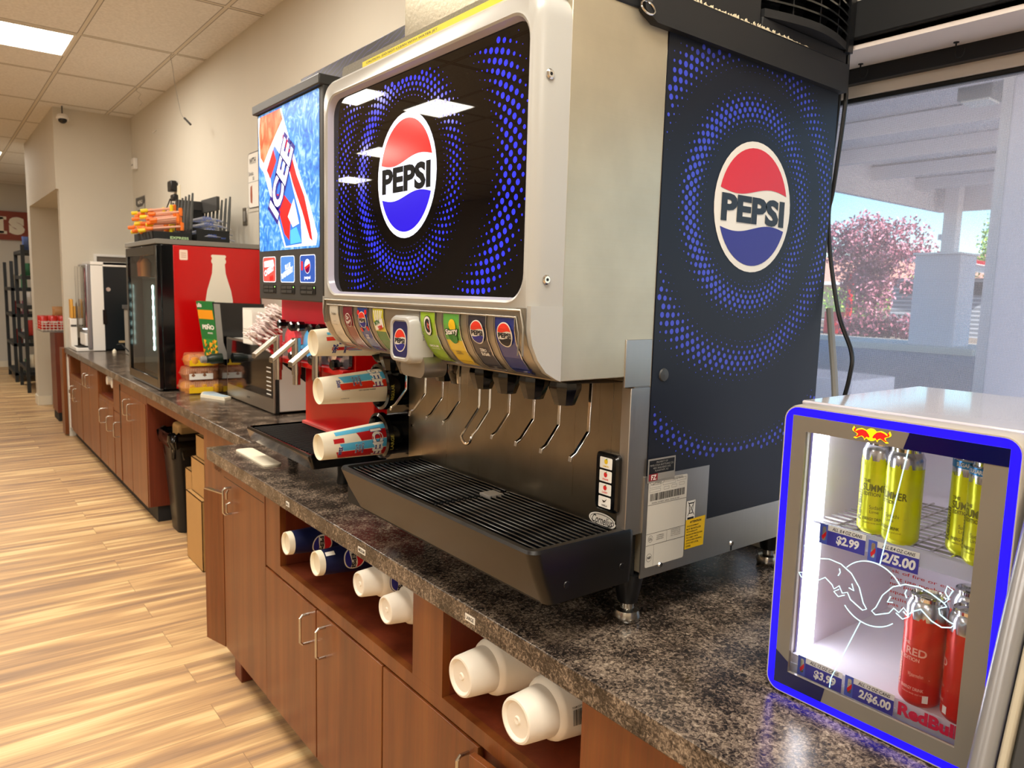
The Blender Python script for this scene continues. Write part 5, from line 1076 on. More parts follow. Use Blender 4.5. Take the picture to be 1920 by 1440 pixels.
for (x, y) in ((1.45, 3.83), (1.45, 4.48), (1.68, 3.83), (1.68, 4.48)): MB().cyl((x, y, .911), (x, y, .926), .014, M_black, n=12).build('foot', t)
# straw dispenser box on the microwave and its wrapped straws
b = thing('straw_box', 'white card box on top of the microwave holding straws', 'box', (1.38, 3.93, 1.2705))
q = MB(); q.box(1.33, 1.52, 3.90, 3.905, 1.272, 1.44, M_whitem); q.box(1.33, 1.52, 4.04, 4.045, 1.272, 1.46, M_whitem); q.box(1.33, 1.335, 3.905, 4.04, 1.272, 1.45, M_whitem); q.box(1.515, 1.52, 3.905, 4.04, 1.272, 1.45, M_whitem); q.box(1.33, 1.52, 3.90, 4.045, 1.2705, 1.274, M_whitem)
for k in range(5): q.box(1.329, 1.3295, 3.91, 4.035, 1.30 + k * .012, 1.302 + k * .012, M_grey)
q.build('carton', b)
M_wrap = mat('straw_wrap', '#f6e9e6', .3, alpha=.92); M_straw = mat('straw_red', '#d4222b', .35)
def straw(a, d, label=True):
    s = thing('wrapped_straw', 'red spoon straw in a crinkled clear wrapper, bundled over the microwave', 'straw', a, 'red straws in clear wrappers'); A = Vector(a); Dv = Vector(d)
    MB().cyl(A + Dv * .20, A + Dv, .0065, M_straw, n=8).build('straw', s)
    w = MB(); pts = []; rg = random.Random(int(a[0] * 9973 + a[2] * 7919)); n = 6
    for i in range(n + 1): pts.append(A + Dv * (.62 * i / n - .04) + Vector((rg.uniform(-.004, .004), rg.uniform(-.004, .004), rg.uniform(-.005, .005))))
    w.tube(pts, [.009, .017, .011, .018, .011, .015, .008], M_wrap, 5, .45); w.build('wrapper', s, ang=10)
rng = random.Random(21)
for r in range(6):
    for k in range(11):
        f = k / 10.; a = (1.275 + .13 * f + rng.uniform(-.008, .008), 3.83 - r * .017, 1.335 + .155 * f + rng.uniform(-.012, .012) - r * .004)
        straw(a, (.155 + rng.uniform(-.02, .02), rng.uniform(-.03, .0), -.095 + rng.uniform(-.015, .015)))
# ------------------------------------------------------------------ cheese dispenser
t = thing('cheese_dispenser', 'black hot cheese dispenser with a green jalape\u00f1o nacho picture on its front', 'food dispenser', (1.43, 4.7, CT))
b = MB(); b.prism([(1.292, 1.478), (1.60, 1.470), (1.60, .912), (1.37, .912), (1.37, 1.10), (1.335, 1.12)], FY(.03, -.003, 4.56), -.17, 0, M_blackg); b.build('housing', t, .004)
b = MB(); b.prism([(1.300, 1.470), (1.335, 1.468), (1.352, 1.24), (1.372, 1.175), (1.44, 1.150), (1.44, 1.135), (1.325, 1.142)], FY(.03, -.003, 4.56), .0005, .004, M_grey); b.build('side_trim', t)
fr = MB(); A_, B_ = Vector((1.216, 4.50, 1.480)), Vector((1.262, 4.50, 1.14))
dn_ = (B_ - A_).normalized(); Fp = Frame((1.216, 4.62, 1.480), (.36, -.93, 0), -dn_); Fp = Frame((1.272, 4.71, 1.477), (.285, -.958, 0), (-dn_.x, 0, -dn_.z))
H_ = .345
fr.prism([(0, 0), (.158, 0), (.158, -H_), (0, -H_)], Fp, -.02, .0, mat('packet_green', '#1f7a3a', .4)); fr.rect(.003, .155, -.105, -.05, Fp, .001, mat('packet_orange', '#f2a01c', .4)); fr.rect(.003, .155, -.27, -.225, Fp, .001, mat('packet_dark_green', '#2f9440', .4))
M_chip = mat('chip_yellow', '#f3b526', .5)
for k in range(22): u, v = rng.uniform(.01, .15), rng.uniform(-.335, -.235); fr.flat([(u + .02 * math.cos(a), v + .016 * math.sin(a)) for a in (rng.uniform(0, 1), 2.1, 4.2)], Fp, .0012 + k * .0001, M_chip if k % 3 else mat('chip_deep', '#e08a1a', .5))
fr.text('ulis', Fp, .03, -.022, .026, .002, M_whitem, .04, w=.05); fr.text('PE\u00d1O', Fp, .088, -.150, .034, .002, M_whitem, .05, w=.12); fr.text('NACHOS', Fp, .10, -.188, .010, .002, M_whitem, .02, w=.05)
for (u, v) in ((.06, -.27), (.11, -.31)): fr.flat(circ(.010, 12, u, v), Fp, .004, M_blk); fr.flat(circ(.006, 12, u, v), Fp, .0044, mat('pepper_green', '#4d8a2c', .5))
fr.build('picture_front', t, smooth=False)
n_ = MB(); n_.lathe((1.30, 4.52, 1.145), (-1, 0, -.05), [(-.06, .030), (0, .030), (.01, .024), (.03, .022)], mat('cap_green_black', '#12261b', .35), 16); n_.lathe((1.275, 4.52, 1.144), (-1, 0, -.05), [(0, .02), (.032, .02), (.036, .016)], M_grey, 16); n_.build('spout', t)
# ------------------------------------------------------------------ pastry boxes
M_clam = mat('clear_clamshell', '#e9a37a', .12, alpha=.42); M_clamr = mat('clamshell_rib', '#f3d7c2', .2, alpha=.6)
def pastry(x0, x1, y0, y1, z, h, c, lb):
    t = thing('pastry_box', lb, 'pastry box', ((x0 + x1) / 2, (y0 + y1) / 2, z), 'clear pastry boxes stacked by the red cooler'); cx, cy_ = (x0 + x1) / 2, (y0 + y1) / 2; w_, d_ = x1 - x0, y1 - y0
    b = MB(); b.loft([[(cx + a, cy_ + q, zz) for a, q in rrect(w_ * s_, d_ * s_, .02, 4)] for s_, zz in ((.86, z), (.96, z + h * .42), (1.0, z + h * .45), (1.0, z + h * .5), (.95, z + h * .55), (.88, z + h * .95), (.8, z + h))], M_clam); b.build('clamshell', t)
    m = mat('pastry_filling', c, .6, noise=.3, nscale=60)
    n = 3
    for i in range(n):
        for j in range(2):
            yy = y0 + d_ * (.22 + .56 * j); xx = x0 + w_ * (.22 + .28 * i); p = MB(); p.lathe((xx, yy, z + .006), (0, 0, 1), [(0, .032), (h * .3, .040), (h * .6, .036), (h * .75, .018), (h * .78, 0)], m, 14, cap1=False); p.build('pastry', t)
    r = MB()
    for i in range(22): xx = x0 + w_ * (.06 + .88 * i / 21); r.box(xx, xx + .002, y0 + .003, y0 + .006, z + h * .52, z + h * .9, M_clamr)
    r.build('ribs', t)
    l = MB(); l.rect(-.07, .07, -.02, .016, FY(cx - .02, z + h * .32, y0), .002, M_yel if c != '#8a5a3a' else M_whitem); l.build('label', t)
pastry(1.195, 1.445, 4.74, 4.91, .9105, .082, '#e8a62a', 'clear pastry box with a yellow label, lowest of the stack')
pastry(1.205, 1.44, 4.745, 4.905, .994, .080, '#8a5a3a', 'clear pastry box with dark pastries, middle of the stack')
pastry(1.225, 1.43, 4.75, 4.90, 1.076, .082, '#ef9a34', 'clear pastry box with orange pastries, topmost of the stack')
# small scale-like pad on the counter
t = thing('card_holder', 'small pale plastic holder with a light blue card on the counter', 'card holder', (1.34, 4.55, CT))
MB().prism([(1.255, 4.60), (1.335, 4.40), (1.385, 4.44), (1.365, 4.54), (1.365, 4.70), (1.30, 4.72)], Frame((0, 0, .9105), (1, 0, 0), (0, 1, 0)), 0, .016, M_paper).build('holder', t, .004)
MB().prism([(1.27, 4.61), (1.34, 4.43), (1.375, 4.45), (1.355, 4.55), (1.355, 4.68), (1.305, 4.70)], Frame((0, 0, .9275), (1, 0, 0), (0, 1, 0)), 0, .003, mat('pale_blue_card', '#b9d3e6', .4)).build('card', t)
# ------------------------------------------------------------------ red merchandiser cooler
t = thing('merchandiser_cooler', 'red sided glass door cooler with a white bottle silhouette', 'cooler', (1.45, 5.35, CT))
ya, yb = 4.93, 5.80
MB().box(1.205, 1.738, ya, yb, .925, 1.812, mat('cooler_red_side', '#c00408', .28, coat=.25)).build('case', t, .003)
MB().box(1.105, 1.738, ya - .004, yb + .004, 1.815, 1.845, mat('cooler_grey_top', '#7c7a74', .4)).build('top_trim', t, .003)
b = MB(); b.box(1.135, 1.205, ya, ya + .03, .925, 1.812, M_blackg); b.box(1.135, 1.205, yb - .03, yb, .925, 1.812, M_blackg); b.box(1.135, 1.205, ya + .03, yb - .03, 1.76, 1.812, M_blackg); b.box(1.135, 1.205, ya + .03, yb - .03, .925, .97, M_blackg); b.build('front_frame', t, .003)
dk = MB()
for (p, q, r, s_) in ((ya - .002, ya + .045, .93, 1.808), (yb - .045, yb + .002, .93, 1.808), (ya + .045, yb - .045, 1.75, 1.808), (ya + .045, yb - .045, .93, .985)): dk.box(1.108, 1.133, p, q, r, s_, M_blackg)
d = dk.build('door', t, .003)
b = MB(); b.rect(-(yb - .045), -(ya + .045), .985, 1.75, FX(0, 0, 1.118), 0, glass_mat('cooler_door_glass')); b.build('glass', d)
MB().box(1.12, 1.14, ya + .05, yb - .05, .915, .93, M_grey).build('kick_plate', t)
b = MB(); b.box(1.2035, 1.2048, ya + .03, yb - .03, .97, 1.76, mat('cooler_backlight', '#3d4a48', .4)); b.build('inner_panel', t)
M_ledc = mat('cooler_led_cool', '#d8fff6', .4, emit=14., ecol='#d5fff4')
b = MB(); 
for k in range(7): 
    for yy in (5.47, 5.35): b.lathe((1.2033, yy, 1.14 + k * .068), (-1, 0, 0), [(0, .016), (.004, .014), (.005, 0)], M_ledc, 12, cap1=False)
for yy in (5.47,): b.box(1.2005, 1.2034, yy - .006, yy + .006, 1.13, 1.56, M_ledc)
b.build('led_strip', t)
b = MB(); b.lathe((1.17, 5.60, 1.62), (0, 0, 1), [(0, .03), (.09, .034), (.12, .014), (.15, .013)], mat('amber_bottle', '#b4591c', .2), 14); b.lathe((1.17, 5.50, 1.62), (0, 0, 1), [(0, .03), (.09, .034), (.12, .014)], mat('orange_bottle', '#d98a45', .2), 14); b.box(1.15, 1.2, ya + .04, yb - .06, 1.61, 1.62, M_chrome)
b.build('stocked_bottles', t)
F = FY(1.475, 0, ya); b = MB()
half = [(.0, 1.765), (.040, 1.765), (.047, 1.757), (.040, 1.742), (.046, 1.728), (.044, 1.715), (.038, 1.708), (.042, 1.650), (.056, 1.600), (.074, 1.540), (.084, 1.48), (.084, 1.30), (.0, 1.30)]
b.flat(half + [(-x, z) for x, z in reversed(half)][1:-1], F, .0008, mat('silhouette_cream', '#e9e5d6', .5)); b.build('bottle_silhouette', t, smooth=False)
b = MB(); b.flat(rrect(.048, .062, .006, 3, 1.265, 1.755), FY(0, 0, ya), .0008, mat('small_sticker', '#efd9c8', .5))
for k in range(3): b.rect(1.25, 1.28, 1.74 + k * .012, 1.743 + k * .012, FY(0, 0, ya), .0012, mat('sticker_brown', '#b07a5a', .5))
b.build('corner_sticker', t, smooth=False)
# ------------------------------------------------------------------ peg bins on the cooler top
M_or = mat('orange_tube', '#f07a22', .35); M_ye = mat('yellow_tube', '#ead21e', .35); M_pk = mat('peach_stick', '#f2b9a0', .35, alpha=.9); M_cl = mat('clear_packet', '#c9cfdb', .15, alpha=.55); M_bp = mat('blue_packet_print', '#4a67b8', .4)
def bin_(x0, x1, y0, y1, lb, back):
    t = thing('peg_bin', lb, 'display bin', ((x0 + x1) / 2, (y0 + y1) / 2, 1.846)); M = M_blackm
    b = MB(); b.box(x0, x1, y0, y1, 1.846, 1.856, M); b.box(x0, x1, y0, y0 + .006, 1.846, 1.90 if not back else 1.93, M); b.box(x0, x0 + .006, y0, y1, 1.846, 1.90, M); b.box(x1 - .006, x1, y0, y1, 1.846, 1.93, M); b.build('tray', t, .002)
    for k in range(7):
        yy = y0 + .02 + k * (y1 - y0 - .04) / 6; p = MB(); p.tube([(x1 - .003, yy, 1.92), (x1 + .006, yy, 2.05), (x1 + .014, yy, 2.155 - .004 * k)], [.010, .010, .006], mat('peg_grey', '#4a4d4c', .5), 8); p.build('peg', t)
    if back:
        p = MB(); p.box(x0 + .02, x1, y1 - .006, y1, 1.856, 2.15, M); p.box(x0 + .02, x1 + .01, y1 - .012, y1, 2.10, 2.16, M_dgrey); p.box(x1 - .02, x1, y0 + .2, y1, 2.08, 2.17, M_dgrey); p.build('header', t)
    else:
        p = MB(); p.text('EXPRESS', FY((x0 + x1) / 2 + .04, 1.865, y0), 0, 0, .016, .001, mat('pale_green_ink', '#b9dba6', .5), .03, w=.11); p.build('print', t)
bin_(1.13, 1.365, 5.10, 5.62, 'black peg bin with orange and yellow sticks on top of the red cooler', False)
bin_(1.39, 1.60, 5.10, 5.66, 'black peg bin with clear and blue packets on top of the red cooler', True)
rng = random.Random(9)
for k in range(30):
    y = 5.12 + .45 * rng.random(); z = 1.90 + .13 * rng.random(); x = 1.10 + rng.uniform(-.03, .03); L = rng.uniform(.16, .22); m = M_or if k % 3 else M_ye
    s = thing('candy_stick', ('orange' if k % 3 else 'yellow') + ' capped candy stick lying in the peg bin on the red cooler', 'candy', (x, y, z), ('orange' if k % 3 else 'yellow') + ' candy sticks in the peg bin')
    MB().cyl((x, y, z), (x + L, y - .03, z + .03), .007, M_pk, n=8).build('stick', s); MB().lathe((x, y, z), (L, -.03, .03), [(-.004, .008), (0, .012), (.035, .012), (.04, .007)], m, 10).build('cap', s)
    MB().lathe((x + L * .95, y - .028, z + .002), (0, 0, 1), [(0, .011), (.045, .012), (.05, .008)], m, 10).build('end_cap', s)
for k in range(14):
    y = 5.12 + k * .034; z = 1.862 + (k % 4) * .040; 
    s = MB(); s.tube([(1.40, y, z + .012), (1.47, y + rng.uniform(-.01, .01), z + .03), (1.55, y, z + .024), (1.635, y, z + .005)], [.012, .020, .020, .010], M_cl, 8, .5); s.text('COOL', FY(1.49, z + .03, y - .022), 0, 0, .020, 0, M_bp, .04, w=.06); s.text('MINT', FY(1.56, z + .018, y - .022), 0, 0, .010, 0, M_bp, .02, w=.03)
    tag(s.build('clear_packet'), 'clear snack packet with blue print in the right peg bin', 'packet', 'clear packets in the peg bin')
# ------------------------------------------------------------------ wall things
t = thing('wall_outlet', 'cream wall outlet with black plugs and cords above the red cooler', 'outlet', (1.74, 6.95, 2.27))
MB().box(1.741, 1.75, 6.86, 6.96, 2.26, 2.41, mat('outlet_cream', '#ded6bd', .5)).build('cover_plate', t, .002)
MB().box(1.69, 1.741, 6.93, 7.05, 2.36, 2.45, M_black).build('plug', t, .01); MB().box(1.70, 1.741, 6.90, 7.0, 2.28, 2.335, M_black).build('plug', t, .01)
c = MB(); c.tube([(1.70, 7.0, 2.30), (1.68, 7.05, 2.22), (1.68, 7.06, 2.10), (1.68, 7.02, 1.95)], .005, M_black); c.build('cord', t); c = MB(); c.tube([(1.70, 6.97, 2.29), (1.68, 6.9, 2.20), (1.66, 6.7, 2.10)], .005, M_black); c.build('cord', t)
t = thing('switch_plate', 'small metal switch plate on the wall left of the blue display', 'switch', (1.745, 5.23, 1.99)); MB().box(1.744, 1.75, 5.185, 5.275, 1.985, 2.105, M_chrome).build('plate', t, .002); MB().box(1.739, 1.744, 5.215, 5.245, 2.01, 2.08, M_grey).build('rocker', t, .002)
t = thing('wall_notice', 'white framed notice half hidden behind the blue display', 'sign', (1.745, 5.0, 2.10)); F = FX(4.98, 2.27, 1.747); b = MB(); b.flat(rrect(.36, .36, .03, 5), F, .0, M_dgrey); b.flat(rrect(.348, .348, .026, 5), F, .001, M_whitem)
b.text('WITH', F, -.085, .125, .040, .002, M_dgrey, .02, w=.12); b.text('Drinks', F, -.115, .045, .026, .002, M_dgrey, 0, w=.09); b.text('$2', F, -.07, .01, .024, .002, M_dgrey, 0, w=.03); b.rect(-.17, .17, -.012, -.009, F, .002, M_grey); b.flat([(-.13, -.04), (-.10, -.03), (-.095, -.10), (-.10, -.15), (-.13, -.14), (-.135, -.09)], F, .002, mat('notice_brown', '#a8553a', .5)); b.rect(-.17, .2, -.205, -.202, F, .001, M_grey)
b.build('notice_sheet', t, smooth=False)
t = thing('wall_menu', 'narrow grey and white printed poster on the wall behind the peg bins', 'sign', (1.745, 8.35, 1.9)); F = FX(8.36, 2.165, 1.747); b = MB(); b.rect(-.20, .20, -.27, .27, F, 0, M_grey); b.rect(-.19, .19, -.26, .262, F, .001, mat('poster_white', '#b9b7b1', .5)); b.flat([(-.19, .262), (.19, .262), (.19, .20), (.10, .17), (-.10, .17), (-.19, .20)], F, .002, M_dgrey); b.text('MENU', F, 0, .215, .035, .003, M_whitem, .02, w=.2)
for k in range(3): b.rect(-.13, -.01, .10 - k * .06, .14 - k * .06, F, .002, M_dgrey); b.rect(.03, .14, .10 - k * .06, .14 - k * .06, F, .002, M_dgrey)
b.rect(-.09, .11, -.25, -.04, F, .002, mat('poster_mug', '#6f665c', .5)); b.build('sheet', t, smooth=False)
t = thing('pass_shelf', 'pale framed brown panel on the end wall behind the coffee machine', 'panel', (1.56, 8.67, 1.7)); MB().box(1.375, 1.74, 8.655, 8.688, 1.70, 1.85, mat('brown_panel', '#6b6156', .6)).build('panel', t); b = MB(); b.box(1.36, 1.745, 8.64, 8.69, 1.83, 1.855, M_white); b.box(1.36, 1.385, 8.64, 8.69, 1.65, 1.83, M_white); b.build('frame', t, .002)
# ------------------------------------------------------------------ coffee machine and friends
t = thing('coffee_machine', 'white and black coffee machine at the far end of the counter', 'coffee machine', (1.5, 8.3, CT))
b = MB(); b.box(1.345, 1.72, 8.10, 8.60, .925, 1.76, mat('machine_dark_side', '#10181d', .35)); b.build('body', t, .004)
b = MB(); b.box(1.24, 1.345, 8.098, 8.60, .915, 1.73, M_white); b.box(1.345, 1.72, 8.095, 8.60, 1.722, 1.765, M_white); b.box(1.24, 1.73, 8.095, 8.60, 1.735, 1.765, M_white); b.build('white_shell', t, .004)
MB().box(1.20, 1.24, 8.10, 8.55, .93, 1.74, mat('door_silver', '#9a9ba0', .3, .6)).build('front_door', t, .01)
MB().box(1.165, 1.19, 8.12, 8.52, 1.13, 1.72, glass_mat('front_perspex')).build('clear_front', t, .006); MB().box(1.191, 1.20, 8.14, 8.5, 1.14, 1.70, artwork_mat('coffee_art', '#451a22', '#8c3a44', '#c98a86', (3, 4, 2), .4)).build('picture', t)
b = MB(); b.lathe((1.385, 8.10, 1.505), (0, -1, 0), [(0, .022), (.006, .020)], M_chromeb, 16); b.build('lock', t); MB().box(1.33, 1.362, 8.09, 8.10, 1.17, 1.31, M_blackg).build('side_slot', t, .004)
MB().box(1.18, 1.24, 8.15, 8.45, .96, 1.08, M_white).build('spout_block', t, .006); MB().box(1.10, 1.25, 8.12, 8.43, .911, .945, M_white).build('cup_tray', t, .006); MB().box(1.12, 1.24, 8.14, 8.4, .945, .95, M_blackm).build('tray_grate', t); MB().lathe((1.20, 8.2, 1.125), (0, 0, -1), [(0, .03), (.008, .025)], mat('spout_lamp', '#ffffff', .4, emit=3.), 14).build('lamp', t)
MB().box(1.46, 1.52, 8.092, 8.0999, .99, 1.01, mat('data_plate', '#b09a72', .5)).build('data_plate', t); MB().box(1.36, 1.70, 8.12, 8.58, .911, .926, M_blackm).build('plinth', t)
t = thing('cup_tower', 'white cup and lid holder beside the coffee machine', 'cup holder', (1.15, 8.5, CT)); MB().box(1.10, 1.16, 8.45, 8.6, .911, 1.21, M_white).build('tower', t, .006); MB().box(1.105, 1.155, 8.447, 8.45, 1.13, 1.15, M_dgrey).build('slot', t)
t = thing('wooden_rack', 'small yellow wooden stirrer rack behind the coffee machine', 'rack', (1.14, 8.4, 1.21)); M_bam = mat('bamboo', '#d9a245', .5)
b = MB(); b.box(1.112, 1.135, 8.46, 8.58, 1.212, 1.40, M_bam); b.build('board', t, .008); b = MB(); b.box(1.137, 1.156, 8.48, 8.55, 1.212, 1.33, M_bam); b.build('box', t, .004)
for k in range(3): MB().box(1.16 + k * .006, 1.163 + k * .006, 8.50, 8.51, 1.212, 1.36 + k * .01, mat('stirrer_brown', '#8a6a3f', .6)).build('stirrer', t)
t = thing('creamer_dispenser', 'grey and cream dispenser standing between the coffee machine and the red cooler', 'dispenser', (1.52, 7.4, CT))
MB().box(1.45, 1.70, 7.40, 7.75, .9105, 1.33, mat('greyish_panel', '#9a968c', .4)).build('body', t, .006); MB().box(1.435, 1.72, 7.39, 7.76, 1.33, 1.37, M_dgrey).build('lid', t, .006); MB().box(1.50, 1.60, 7.392, 7.40, .96, 1.25, mat('beige_window', '#b5a98f', .4)).build('window', t, .002)
b = MB(); b.lathe((1.56, 7.5, 1.372), (0, 0, 1), [(0, .06), (.09, .05), (.13, .02), (.14, .0)], mat('cream_bottle', '#d8cfae', .4), 16, cap1=False); b.build('bottle', t)
cord([(1.52, 7.36, 1.62), (1.475, 7.2, 1.45), (1.46, 7.1, 1.25), (1.48, 6.95, 1.05), (1.45, 6.8, .95), (1.40, 6.7, .915)], .007, 'black cord curving down beside the grey dispenser', grp='cords on the counter')
t = thing('wire_stand', 'thin black folding wire stand lying on the far counter', 'stand', (1.3, 6.6, CT)); b = MB(); b.tube([(1.30, 7.3, 1.03), (1.335, 7.28, 1.035), (1.36, 7.1, .98), (1.38, 6.6, .94), (1.42, 6.3, .92)], .006, M_blackm); b.build('arm', t); b = MB(); b.tube([(1.24, 6.05, .913), (1.235, 6.1, .935), (1.33, 6.2, .94), (1.43, 6.25, .935)], .005, M_blackm); b.build('foot', t); b = MB(); b.tube([(1.28, 6.0, .913), (1.275, 6.03, .93), (1.36, 6.1, .935), (1.44, 6.2, .93)], .005, M_blackm); b.build('foot', t); b = MB(); b.tube([(1.36, 6.7, .913), (1.37, 6.68, .945), (1.44, 6.5, .93)], .005, M_blackm); b.build('strut', t)
tag(MB().lathe((1.375, 7.85, .911), (0, 0, 1), [(0, .018), (.02, .018), (.028, .012), (.04, .004)], M_paper, 12).build('small_funnel'), 'tiny pale cone standing on the counter before the coffee machine', 'cone')
# ------------------------------------------------------------------ alcove basket and cabinet
t = thing('alcove_cabinet', 'dark red wood cabinet end inside the alcove behind the counter', 'cabinet', (1.15, 10.0, 0)); b = MB(); b.box(1.10, 1.3, 9.65, 10.05, .10, 1.0, M_wooddk); b.build('body', t, .002); MB().box(1.11, 1.28, 9.66, 10.04, 0, .10, M_blackm).build('plinth', t)
t = thing('wire_basket', 'white wire basket of red snack packets in the alcove', 'basket', (1.12, 10.0, 1.02)); b = MB(); M_wire = mat('white_wire', '#d8d6cf', .4)
for z in (1.03, 1.06, 1.09, 1.12): b.tube([(.99, 9.7, z), (1.25, 9.7, z), (1.25, 10.3, z), (.99, 10.3, z), (.99, 9.7, z)], .004, M_wire, 6)
for k in range(8): b.tube([(.995 + k * .036, 9.7, 1.12), (.995 + k * .036, 9.7, 1.02), (.995 + k * .036, 10.3, 1.02)], .003, M_wire, 6)
b.build('wires', t); MB().box(1.0, 1.25, 9.72, 10.28, 1.002, 1.018, M_grey).build('base', t)
M_rp = mat('red_packet', '#cf2b20', .3)
def pouch(x, y, z, w_, h_, d_, m, lb, grp, cat='snack packet', name='snack_packet', txt=None, rz=0., face=-1):
    b = MB(); n = 8
    for k in range(1): 
        loops = []
        for i in range(n + 1):
            v = i / n; th = d_ * math.sin(PI * min(max(v, .04), .96)) ** .6 / 2 + .002; ww = w_ / 2 * (1 - .06 * math.sin(PI * v))
            loops.append([(x + a * ww, y + q * th, z + v * h_) for a, q in ((-1, 0), (-.6, -.9), (0, -1), (.6, -.9), (1, 0), (.6, .9), (0, 1), (-.6, .9))])
        b.loft(loops, m)
    if txt: b.text(txt, FY(x, z + h_ * .55, y - d_ / 2), 0, 0, h_ * .16, .003, M_whitem, .04, w=w_ * .7)
    o = b.build(name); tag(o, lb, cat, grp); return o
for k in range(6): pouch(1.02 + (k % 3) * .09, 9.78 + (k // 3) * .2, 1.03, .085, .15, .05, M_rp, 'red snack packet standing in the white wire basket', 'red packets in the wire basket', txt='CORN')
pouch(1.17, 9.85, 1.185, .12, .10, .06, mat('tan_packet', '#b98a5c', .4), 'tan snack packet on top of the red packets in the basket', None)
# ------------------------------------------------------------------ far shelving and sign
t = thing('shelving_rack', 'black metal shelving rack with goods at the far end of the aisle', 'shelves', (1.35, 12.8, 0)); M_rk = mat('rack_black', '#1b1f22', .5)
for (x, y) in ((1.05, 12.30), (1.05, 13.30), (1.60, 12.30), (1.60, 13.30)): MB().box(x, x + .045, y, y + .045, 0, 2.05 if y < 13 else 1.95, M_rk).build('post', t, .002)
for z in (.30, .75, 1.17, 1.58, 1.93): MB().box(1.05, 1.64, 12.31, 13.34, z, z + .05, M_rk).build('shelf', t, .003)
t2 = thing('shelving_rack', 'second black shelving rack standing farther behind the first rack', 'shelves', (1.30, 14.3, 0))
for (x, y) in ((1.02, 13.7), (1.02, 14.9), (1.60, 13.7), (1.60, 14.9)): MB().box(x, x + .045, y, y + .045, 0, 1.85, M_rk).build('post', t2, .002)
for z in (.1, .55, 1.0, 1.40): MB().box(1.02, 1.64, 13.7, 14.95, z, z + .05, M_rk).build('shelf', t2, .003)
cols = ['#b8322a', '#d9d2c0', '#2f6d4a', '#c9952c', '#3b4c7a', '#7a3450', '#d6d0cc']
rng = random.Random(4); gm = [mat('goods_%s' % n_, c, .5) for n_, c in zip(('red', 'cream', 'green', 'amber', 'blue', 'plum', 'white'), cols)]; gn = ['red', 'cream', 'green', 'amber', 'blue', 'plum', 'white']
for (z, h_) in ((.352, .2), (.802, .22), (1.222, .2), (1.632, .2), (1.982, .2)):
    for k in range(5):
        q = rng.randrange(7); pouch(1.12 + k * .095, 12.36 + rng.uniform(0, .05), z, .085, h_ * rng.uniform(.7, 1.), .06, gm[q], gn[q] + ' goods packet standing on the black shelving rack', gn[q] + ' packets on the far rack')
for (z, h_) in ((.152, .2), (.602, .22), (1.052, .2), (1.452, .2)):
    for k in range(2):
        q = rng.randrange(7); pouch(1.10 + k * .1, 13.78, z, .085, h_, .06, gm[q], gn[q] + ' goods packet on the second rack behind', gn[q] + ' packets on the second rack')
t = thing('wall_sign', 'brown sign with cream slab letters ending in IS on the far wall', 'sign', (1.0, 16.1, 2.27))
MB().box(-.6, 1.55, 16.13, 16.19, 2.27, 2.77, mat('sign_brown', '#8a3a22', .5)).build('board', t, .004)
b = MB(); F = FY(0, 2.52, 16.13); M_cr = mat('sign_cream', '#ebe4d2', .5)
def slab_I(u): 
    b.rect(u - .045, u + .045, -.14, .14, F, .004, M_cr); b.rect(u - .09, u + .09, .10, .15, F, .004, M_cr); b.rect(u - .09, u + .09, -.15, -.10, F, .004, M_cr)
slab_I(1.10); b.text('S', F, 1.34, 0, .31, .004, M_cr, .09, w=.24)
b.build('letters', t, smooth=False)
# ------------------------------------------------------------------ outside
M_asph = mat('asphalt', '#8c8b92', .9, noise=.15, nscale=2); M_conc = mat('kerb_concrete', '#d9cfc2', .85, noise=.06, nscale=3); M_can = mat('canopy_paint', '#f1e8e6', .6); M_cold = mat('column_stucco', '#ddd4d8', .8, noise=.04, nscale=6)
struct(MB().box(2.05, 90, -60, 60, -.22, -.12, M_asph).build('ground_outside'))
def at(u, v, X):  # photograph pixel to the point at depth X
    d = Vector(((u - 960) / 1400., (v - 720) / 1400., 1.)); w = Vector((right.x * d.x + down.x * d.y + fwd.x, right.y * d.x + down.y * d.y + fwd.y, right.z * d.x + down.z * d.y + fwd.z)); return Vector((0, 0, 1.577)) + w * (X / w.x)
t = thing('canopy', 'white steel forecourt canopy seen through the window', 'canopy', (20, 5, 5))
zb, zt = 4.95, 6.1
# fascias: the end one runs away from the window, the far one runs across
MB().box(3.5, 29.8, 12.4, 12.6, zb, zt, M_can).build('end_fascia', t); MB().box(29.6, 29.8, -3, 12.4, zb, zt, M_can).build('far_fascia', t)
b = MB(); n = 90
loops = []
for k in range(n + 1):
    x = 3.5 + 26.1 * k / n; loops.append([(x, y, 5.9 + (.05 if k % 2 else 0)) for y in (-3, 12.4)])
b.loft(loops, mat('canopy_deck', '#f3ebe9', .6), False, False, closed=False); b.build('corrugated_deck', t, ang=5)
for k in range(8): MB().box(5.5 + k * 3.1, 5.72 + k * 3.1, -3, 12.4, 5.50, 5.88, M_can).build('purlin', t)
for (x, y) in ((29.0, 11.8), (13.4, 4.6)): MB().box(x - .22, x + .22, y - .22, y + .22, -.12, 5.9, M_can).build('post', t)
MB().box(28.9, 29.5, 12.0, 12.2, 3.9, 4.1, M_can).build('bracket', t)
p = at(1840, 168, 16.); 
l = thing('canopy_light', 'square grey lamp box under the forecourt canopy', 'light', (p.x, p.y, p.z)); b = MB(); b.box(p.x - .30, p.x + .30, p.y - .30, p.y + .30, p.z - .22, p.z + .2, M_grey); b.build('lamp_box', l, .02); MB().box(p.x - .26, p.x + .26, p.y - .24, p.y + .24, p.z - .26, p.z - .22, M_whitem).build('lens', l); MB().box(p.x - .03, p.x + .03, p.y - .03, p.y + .03, p.z + .2, 5.5, M_grey).build('stem', l)
a, c_ = at(1735, 458, 29.2), at(1800, 655, 29.2)
